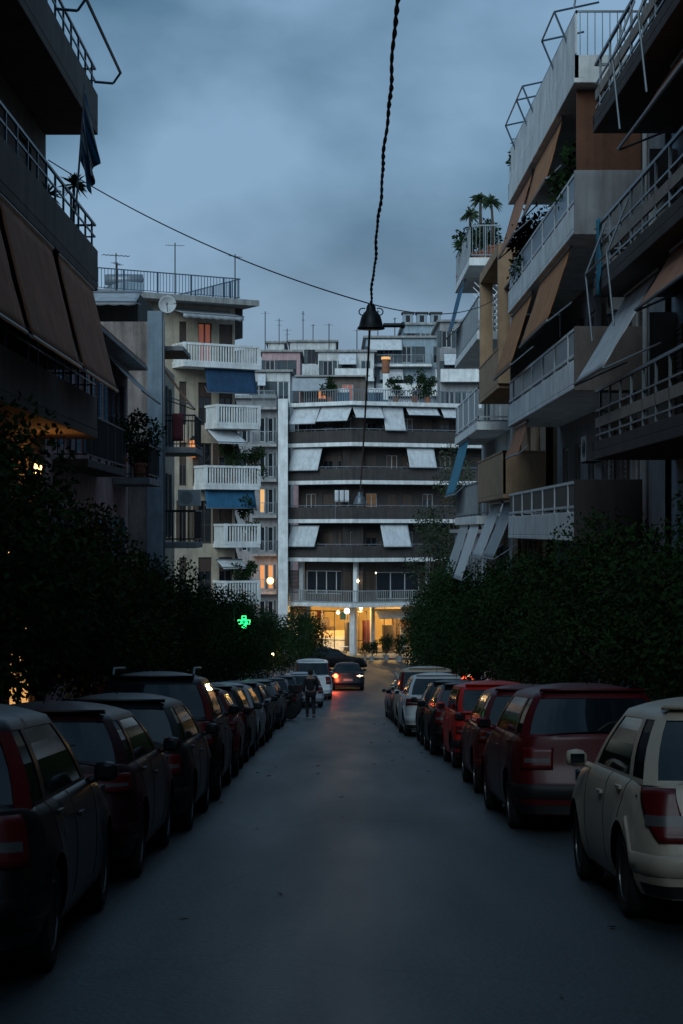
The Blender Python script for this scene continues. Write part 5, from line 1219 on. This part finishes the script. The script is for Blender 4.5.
# ------------------------------------------------------------------ parked cars
def paint(n, c, r=.48, coat=.22): M[n] = mat(n, c, r, var=.06, vscale=6, coat=coat, spec=.28)
paint('paint_black', (.004, .0045, .006)); paint('paint_maroon', (.026, .004, .008)); paint('paint_graphite', (.010, .013, .016)); paint('paint_navy', (.006, .009, .018))
paint('paint_silver', (.33, .36, .40)); paint('paint_cream', (.52, .44, .35)); paint('paint_wine', (.085, .003, .007)); paint('paint_darkred', (.09, .008, .012)); paint('paint_red', (.50, .018, .016)); paint('paint_white', (.62, .66, .68)); paint('paint_grey', (.10, .11, .12))
LG = 'cars parked along the left kerb'; RG = 'cars parked along the right kerb'
cars_left = [
 (9.4, -2.42, dict(paint='paint_black', lamp='tall', L_=4.15, W_=1.76, H=1.50), 'black hatchback with tall red tail lamps, nearest the camera on the left'),
 (14.0, -2.42, dict(paint='paint_maroon', lamp='wide', L_=4.05, W_=1.72, H=1.42), 'dark maroon hatchback behind the nearest black one on the left'),
 (18.45, -2.30, dict(paint='paint_graphite', lamp='square', L_=4.1, W_=1.72, H=1.44), 'graphite hatchback between the maroon hatchback and the tall estate'),
 (23.0, -2.36, dict(paint='paint_black', lamp='tall', L_=4.6, W_=1.84, H=1.68, zb=1.06, hood=1.08, wr=.34, roofrails=True), 'tall black estate with roof rails, highest car in the left row'),
 (28.3, -2.38, dict(paint='paint_darkred', lamp='wide', L_=4.0, W_=1.72, H=1.45), 'dark red hatchback just past the tall black estate'),
 (32.9, -2.38, dict(paint='paint_black', lamp='swept', L_=4.1, W_=1.74, H=1.46), 'black hatchback with swept tail lamps in the middle of the left row'),
 (37.6, -2.40, dict(paint='paint_silver', lamp='wide', L_=4.2, W_=1.74, H=1.45), 'silver hatchback in the middle of the left row'),
 (42.4, -2.36, dict(paint='paint_navy', lamp='square', L_=4.1, W_=1.72, H=1.46), 'navy hatchback beyond the silver one on the left'),
 (47.2, -2.38, dict(paint='paint_graphite', lamp='wide', L_=4.3, W_=1.74, H=1.43, style='sedan', cab1=-1.35, roof1=-1.0), 'grey saloon in the farther part of the left row'),
 (52.3, -2.34, dict(paint='paint_grey', lamp='low', L_=4.0, W_=1.70, H=1.45), 'dull grey hatchback before the motorbikes on the left'),
 (57.0, -2.38, dict(paint='paint_black', lamp='square', L_=3.9, W_=1.70, H=1.45), 'last black hatchback before the motorbikes on the left'),
 (70.5, -2.40, dict(paint='paint_grey', lamp='wide', L_=4.2, W_=1.74, H=1.46), 'grey hatchback parked past the walking person'),
 (75.6, -2.20, dict(paint='paint_navy', lamp='wide', L_=4.2, W_=1.74, H=1.46), 'dark blue hatchback beside the silver estate'),
]
cars_right = [
 (11.6, 2.86, dict(paint='paint_cream', lamp='swept', L_=3.78, W_=1.70, H=1.50, zb=.93, rnd=.62, cab0=.66, cab1=-1.72, roof1=-1.22, ytop0=.10, lean=.22), 'cream hatchback with swept red tail lamps, nearest the camera on the right'),
 (18.6, 2.78, dict(paint='paint_wine', lamp='square', L_=4.25, W_=1.76, H=1.55, zb=1.0), 'wine-red hatchback with a wide rear window, second on the right'),
 (24.2, 2.84, dict(paint='paint_darkred', lamp='wide', L_=4.1, W_=1.72, H=1.50), 'dark red hatchback just past the wine-red one on the right'),
 (30.9, 2.84, dict(paint='paint_red', lamp='low', L_=3.7, W_=1.56, H=1.52, style='van', zb=.98, hood=.98, rnd=.18, lean=.04, ytop0=.35), 'bright red boxy old hatchback in the right row'),
 (35.6, 2.86, dict(paint='paint_black', lamp='tall', L_=3.9, W_=1.68, H=1.48), 'black hatchback just past the bright red car'),
 (40.6, 2.84, dict(paint='paint_graphite', lamp='wide', L_=4.1, W_=1.72, H=1.50), 'graphite hatchback between the black and the white cars on the right'),
 (46.6, 2.80, dict(paint='paint_white', lamp='wide', L_=4.3, W_=1.82, H=1.66, zb=1.05, hood=1.05, wr=.34), 'white crossover with dark tail lamps in the right row'),
 (52.6, 2.85, dict(paint='paint_cream', lamp='tall', L_=4.5, W_=1.82, H=1.85, style='van', zb=1.10, hood=1.1, wr=.33), 'cream van parked beyond the white crossover'),
 (58.4, 2.88, dict(paint='paint_black', lamp='wide', L_=4.2, W_=1.74, H=1.46), 'black car beyond the cream van on the right'),
 (63.4, 2.88, dict(paint='paint_grey', lamp='square', L_=4.2, W_=1.74, H=1.46), 'grey car near the far end of the right row'),
]
rv = random.Random(12)
for lst, grp in ((cars_left, LG), (cars_right, RG)):
    for yr, x, kw, lb in lst: 
        if kw.get('style') is None and 'roof1' not in kw:
            hl_ = kw['L_']/2; vq = rv.choice([(.42, .12), (.62, .16), (.78, .12), (.55, .22)]); kw['roof1'] = -hl_+vq[0]; kw['cab1'] = -hl_+vq[1]
            kw['ytop0'] = rv.uniform(.1, .35); kw['cab0'] = kw['ytop0']+rv.uniform(.48, .58)
        put_car(make_car(lb, group=grp, **kw), x+rv.uniform(-.07, .05), yr+rv.uniform(-.12, .12), turn=rv.uniform(-.018, .018))
put_car(make_car('dark car with one bright red brake lamp stopped before the cafe', 'paint_navy', L_=4.3, W_=1.80, H=1.48, lamp='wide', brake={-1: 'brake_red', 1: 'head_warm'}, group=None, name='stopped_car', style='sedan', cab1=-1.35, roof1=-1.0), .84, 96.4)
sc_ = bpy.data.objects['stopped_car']; l = bpy.data.lights.new('glow', 'POINT'); l.energy = 70; l.color = (1, .13, .04); l.shadow_soft_size = .1; o = bpy.data.objects.new('glow', l); col.objects.link(o); o.parent = sc_; o.location = (-.7, -2.5, .75)
put_car(make_car('silver-blue estate standing off the left kerb near the silhouette of the walker', 'paint_silver', L_=4.5, W_=1.78, H=1.56, lamp='tall', group=None, name='standing_car', roofrails=True), -1.50, 79.5, turn=.14)
put_car(make_car('white van waiting behind the leaves at the left bend', 'paint_white', L_=4.7, W_=1.85, H=1.95, lamp='tall', group=None, name='van', style='van', zb=1.15, hood=1.1), -1.0, 86.8, turn=.05)
put_car(make_car('dark car turning before the cafe, beyond the one with the brake lamp', 'paint_black', L_=4.3, W_=1.76, H=1.46, lamp='wide', group=None, name='turning_car'), .1, 119.5, turn=R(-82))

# motorbikes
def motorbike(x, y, label, turn, m):
    t = thing('motorbike', label, 'motorbike', group='motorbikes parked on the left', world=False)
    for yy_ in (-.62, .65):
        w_ = MB().lathe((0, yy_, .29), [(.20, -.04), (.27, -.05), (.29, -.02), (.29, .02), (.27, .05), (.20, .04)], 24, 'x').build('wheel', M['rubber'], t, smooth=True)
        mb = MB(); mb.lathe((0, yy_, .29), [(.03, -.06), (.05, 0), (.03, .06)], 10, 'x'); [mb.bar((0, yy_, .29), (0, yy_+.24*math.cos(a), .29+.24*math.sin(a)), .008) for a in [k*math.pi/4 for k in range(8)]]; mb.build('spokes', M['rim'], w_)
    mb = MB(); mb.lathe((0, -.72, .62), [(.03, 0), (.12, .08), (.15, .35), (.17, .6), (.10, .72), (.03, .76)], 14, 'y'); mb.build('body', M[m], t, smooth=True)
    MB().lathe((0, -.75, .80), [(.02, 0), (.11, .05), (.13, .3), (.10, .65), (.02, .72)], 12, 'y').build('seat', M['plastic_black'], t, smooth=True)
    MB().hexa([Vector(v) for v in ((-.17, .28, .35), (.17, .28, .35), (.15, .42, .35), (-.15, .42, .35), (-.20, .30, .95), (.20, .30, .95), (.12, .42, .98), (-.12, .42, .98))]).build('leg_shield', M[m], t, bevel=.02)
    mb = MB(); mb.tube([(0, .65, .29), (0, .5, .7), (0, .42, 1.02)], .03, 8); mb.tube([(-.34, .28, 1.04), (-.15, .40, 1.06), (.15, .40, 1.06), (.34, .28, 1.04)], .017, 8); mb.build('handlebar', M['dark_metal'], t)
    MB().hexa([Vector(v) for v in ((-.13, -.25, .22), (.13, -.25, .22), (.13, .32, .22), (-.13, .32, .22), (-.15, -.25, .34), (.15, -.25, .34), (.15, .32, .34), (-.15, .32, .34))]).build('footboard', M[m], t, bevel=.02)
    MB().lathe((0, -.76, .72), [(.02, -.02), (.06, 0), (.06, .03)], 12, 'y').build('tail_lamp', M['lamp_red'], t)
    for s in (-1, 1):
        mb = MB(); mb.tube([(s*.18, .36, 1.05), (s*.28, .36, 1.22)], .008, 5); mb.lathe((s*.29, .35, 1.26), [(.01, -.01), (.05, 0), (.05, .02), (.01, .03)], 12, 'y'); mb.build('mirror', M['plastic_black'], t)
    MB().box(-.17, .17, -1.02, -.74, .9, 1.18).build('top_box', M['plastic_black'], t, bevel=.04)
    t.location = (x, y, g(y)); t.rotation_euler = (math.atan((g(y+1)-g(y-1))/2), R(4), turn)
motorbike(-2.0, 62.3, 'nearest parked motorbike with a top box, on the left', R(70), 'paint_black')
motorbike(-2.1, 63.6, 'middle silver motorbike in the small group on the left', R(62), 'paint_silver')
motorbike(-2.0, 67.3, 'farthest dark red motorbike, just past the walker', R(75), 'paint_darkred')

# ------------------------------------------------------------------ the walker
def person(x, y):
    t = thing('person', 'person in dark clothes walking down the left side of the road, seen from behind', 'person', world=False)
    V = [(0, 0, .93), (0, 0, 1.10), (0, .02, 1.30), (0, .03, 1.44), (0, .04, 1.53), (0, .05, 1.63), (0, .05, 1.72),
         (-.19, .02, 1.40), (-.25, -.05, 1.13), (-.23, .06, .88), (.19, .02, 1.40), (.25, .08, 1.13), (.22, .22, .92),
         (-.10, 0, .88), (-.11, .14, .48), (-.11, .10, .08), (-.11, .24, .03), (.10, 0, .88), (.11, .02, .48), (.11, -.22, .12), (.11, -.12, .03)]
    E = [(0, 1), (1, 2), (2, 3), (3, 4), (4, 5), (5, 6), (3, 7), (7, 8), (8, 9), (3, 10), (10, 11), (11, 12), (0, 13), (13, 14), (14, 15), (15, 16), (0, 17), (17, 18), (18, 19), (19, 20)]
    rad = [(.155, .11), (.15, .10), (.17, .11), (.12, .09), (.055, .055), (.085, .10), (.06, .07), (.065, .06), (.048, .045), (.035, .035), (.065, .06), (.048, .045), (.035, .035), (.09, .09), (.06, .06), (.045, .045), (.035, .03), (.09, .09), (.06, .06), (.045, .045), (.035, .03)]
    me = bpy.data.meshes.new('body'); me.from_pydata(V, E, []); o = bpy.data.objects.new('body', me); col.objects.link(o); o.parent = t
    sk = o.modifiers.new('skin', 'SKIN'); sk.use_smooth_shade = True; o.modifiers.new('sub', 'SUBSURF').levels = 2; o.modifiers['sub'].render_levels = 2
    for i, r in enumerate(rad): me.skin_vertices[0].data[i].radius = r
    me.skin_vertices[0].data[0].use_root = True
    me.materials.append(M['skin'])
    def skin(name, idx, grow, m, ext={}):
        vv = [Vector(ext.get(i, V[i])) for i in idx]; mp_ = {i: k for k, i in enumerate(idx)}; ee = [(mp_[a], mp_[b]) for a, b in E if a in mp_ and b in mp_]
        me = bpy.data.meshes.new(name); me.from_pydata(vv, ee, []); o = bpy.data.objects.new(name, me); col.objects.link(o); o.parent = t
        sk = o.modifiers.new('skin', 'SKIN'); sk.use_smooth_shade = True; q = o.modifiers.new('sub', 'SUBSURF'); q.levels = 2; q.render_levels = 2
        for k, i in enumerate(idx): me.skin_vertices[0].data[k].radius = (rad[i][0]+grow, rad[i][1]+grow)
        me.skin_vertices[0].data[0].use_root = True; me.materials.append(M[m])
    skin('jacket', [0, 1, 2, 3, 7, 8, 9, 10, 11, 12], .022, 'coat_dark', {9: (-.232, .05, .93), 12: (.223, .2, .95)})
    skin('trousers', [0, 13, 14, 15, 17, 18, 19], .02, 'trousers_dark')
    for k, (x0, y0) in enumerate(((-.11, .16), (.11, -.14))): MB().sphere((x0, y0, .055 if k == 0 else .07), .06, 8, .8).build('shoe', M['rubber'], t, smooth=True).scale = (1, 1, 1)
    MB().sphere((0, .035, 1.665), .105, 12, 1.1).build('hair', M['hair_dark'], t, smooth=True)
    for s, (hx, hy, hz_) in ((-1, (-.228, .08, .84)), (1, (.215, .25, .88))):
        mb = MB(); mb.sphere((hx, hy, hz_), .035, 8, 1.3)
        h = mb.build('hand', M['skin'], t, smooth=True)
        for f in range(4): MB().tube([(hx, hy-.024+.016*f, hz_-.03), (hx+s*-.004, hy-.024+.016*f, hz_-.065), (hx-s*.012, hy-.022+.015*f, hz_-.088+abs(f-1.5)*.006)], [.008, .0075, .006], 6).build('finger', M['skin'], h, smooth=True)
        MB().tube([(hx-s*.01, hy+.025, hz_), (hx-s*.02, hy+.05, hz_-.03)], [.009, .007], 6).build('thumb', M['skin'], h, smooth=True)
    t.location = (x, y, g(y)); t.rotation_euler = (0, 0, R(4))
person(PX(310.5, 65.5), 65.5)

# ------------------------------------------------------------------ signs and small lights
gx, gy = PX(244, 60.9), 60.9; gz = PZ(622, 60.9)
t = thing('pharmacy_sign', 'glowing green pharmacy cross on a pole among the left trees', 'sign', (gx, gy, g(gy)+.12))
MB().bar((gx-.35, gy+.1, g(gy)+.12), (gx-.35, gy+.1, gz+.5), .04, 8).build('pole', M['dark_metal'], t)
mb = MB(); a, b = .07, .22
cp = [(-a, -b), (a, -b), (a, -a), (b, -a), (b, a), (a, a), (a, b), (-a, b), (-a, a), (-b, a), (-b, -a), (-a, -a)]
mb.add([Vector((gx+x, gy, gz+z)) for x, z in cp]+[Vector((gx+x, gy+.12, gz+z)) for x, z in cp], [tuple(range(12)), tuple(range(12, 24))]+[(i, (i+1) % 12, 12+(i+1) % 12, 12+i) for i in range(12)]); bx_ = mb.build('cross_box', M['plastic_black'], t)
for k, sc_ in enumerate((.92, .5)):
    pts = [Vector((gx+x*sc_, gy-.02, gz+z*sc_)) for x, z in cp]; pts.append(pts[0]); MB().tube(pts, .022, 5).build('neon_tube', M['neon_green'], t)
l = bpy.data.lights.new('glow', 'POINT'); l.energy = 4; l.color = (.05, 1, .3); o = bpy.data.objects.new('glow', l); col.objects.link(o); o.parent = t; o.location = (0, -.4, gz-g(gy)-.12)
rx0, rx1, ry = PX(424, 69.5), PX(474, 69.5), 69.5; rz = PZ(677.5, ry)
t = thing('red_light_strip', 'long low strip of red lights under the right trees behind the parked cars', 'sign', ((rx0+rx1)/2, ry, g(ry)+.13))  # unidentified red lights, built as a glowing strip on posts
mb = MB(); mb.box(rx0, rx1, ry, ry+.12, rz-.16, rz+.16); mb.box(rx0+.1, rx0+.16, ry+.03, ry+.09, g(ry)+.13, rz-.16); mb.box(rx1-.16, rx1-.1, ry+.03, ry+.09, g(ry)+.13, rz-.16); mb.build('frame', M['dark_metal'], t)
mb = MB(); rnd = random.Random(4)
pts = [Vector((rx0+.05+(rx1-rx0-.1)*k/24, ry-.03, rz+.09*math.sin(k*2.3))) for k in range(25)]; mb.tube(pts, .03, 5).build('neon_tube', M['lit_strip_red'], t)
for i, (px_, py_, m) in enumerate(((433, 675, 'bulb_orange'), (469, 675, 'bulb_warm'))):
    o = MB().sphere((PX(px_, ry), ry-.12, PZ(py_, ry)), .07, 8).build('bulb', M[m], t, smooth=True)
l = bpy.data.lights.new('glow', 'POINT'); l.energy = 12; l.color = (1, .15, .05); o = bpy.data.objects.new('glow', l); col.objects.link(o); o.parent = t; o.location = (0, -.4, rz-g(ry)-.1)
# bollard-like lamp at the left bend
for i, (px_, py_, Y, r_, lb) in enumerate(((273, 656, 84, .07, 'small white lamp glowing at the left bend under the leaves'), (300, 651, 118, .10, 'orange lamp behind the leaves left of the cafe'))):
    t = thing('pole_lamp', lb, 'lamp', (PX(px_, Y), Y, g(Y)), world=False); h = PZ(py_, Y)-g(Y)
    MB().bar((0, 0, 0), (0, 0, h), .03, 8).build('pole', M['dark_metal'], t); MB().sphere((0, 0, h+r_), r_, 8).build('globe', M['bulb_warm' if i == 0 else 'bulb_orange'], t, smooth=True)
    l = bpy.data.lights.new('glow', 'POINT'); l.energy = 25 if i else 12; l.color = (1, .45, .12); l.shadow_soft_size = .1; o = bpy.data.objects.new('glow', l); col.objects.link(o); o.parent = t; o.location = (0, -.2, h+.1)

# ------------------------------------------------------------------ unseen block added behind the viewpoint to shade the near street
bb = thing('apartment_building', 'plain grey block added unseen behind the viewpoint to shade the near street', 'building', (0, -24, g(-24)))
Fb = Fr((-14, -24), (1, 0), (0, 1)); ops = [(c-.7, c+.7, z, z+2.1) for c in (2, 6, 10, 14, 18, 22, 26) for z in (3.5, 6.5, 9.5, 12.5, 15.5)]
mb = MB(); wall(mb, Fb, 0, 28, 1, 19.5, ops); mb.box(0, 28, -10, -.22, 1, 19.49, Fb); mb.build('wall', M['grey_plaster'], bb)
for o in ops: window(bb, Fb, *o, shutter='shutter_brown')

# ------------------------------------------------------------------ road repairs and litter
rnd = random.Random(31)
M['dry_leaf'] = mat('dry_leaf', (.07, .06, .035), .9, var=.5, vscale=2)
mb = MB()
for k in range(380):
    y = rnd.uniform(9, 70); sd = rnd.choice((-1, 1)); x = (XL(y) if sd < 0 else XR(y))-sd*abs(rnd.gauss(0, 1.1))-sd*.02 if k % 12 else rnd.uniform(-3, 3.6)
    a = rnd.uniform(0, 6.28); L_ = rnd.uniform(.03, .06); u = Vector((math.cos(a), math.sin(a), -.0789*math.sin(a))); v = Vector((-math.sin(a), math.cos(a), -.0789*math.cos(a)))
    c = Vector((x, y, g(y)+.004)); mb.add([c-u*L_, c+v*L_*.45+Vector((0, 0, .012)), c+u*L_+Vector((0, 0, .008)), c-v*L_*.45], [(0, 1, 2, 3)])
o = mb.build('fallen_leaves', M['dry_leaf'], recalc=False); tag(o, 'scattered dry leaves and litter on the road near the kerbs', 'leaves'); o['kind'] = 'stuff'
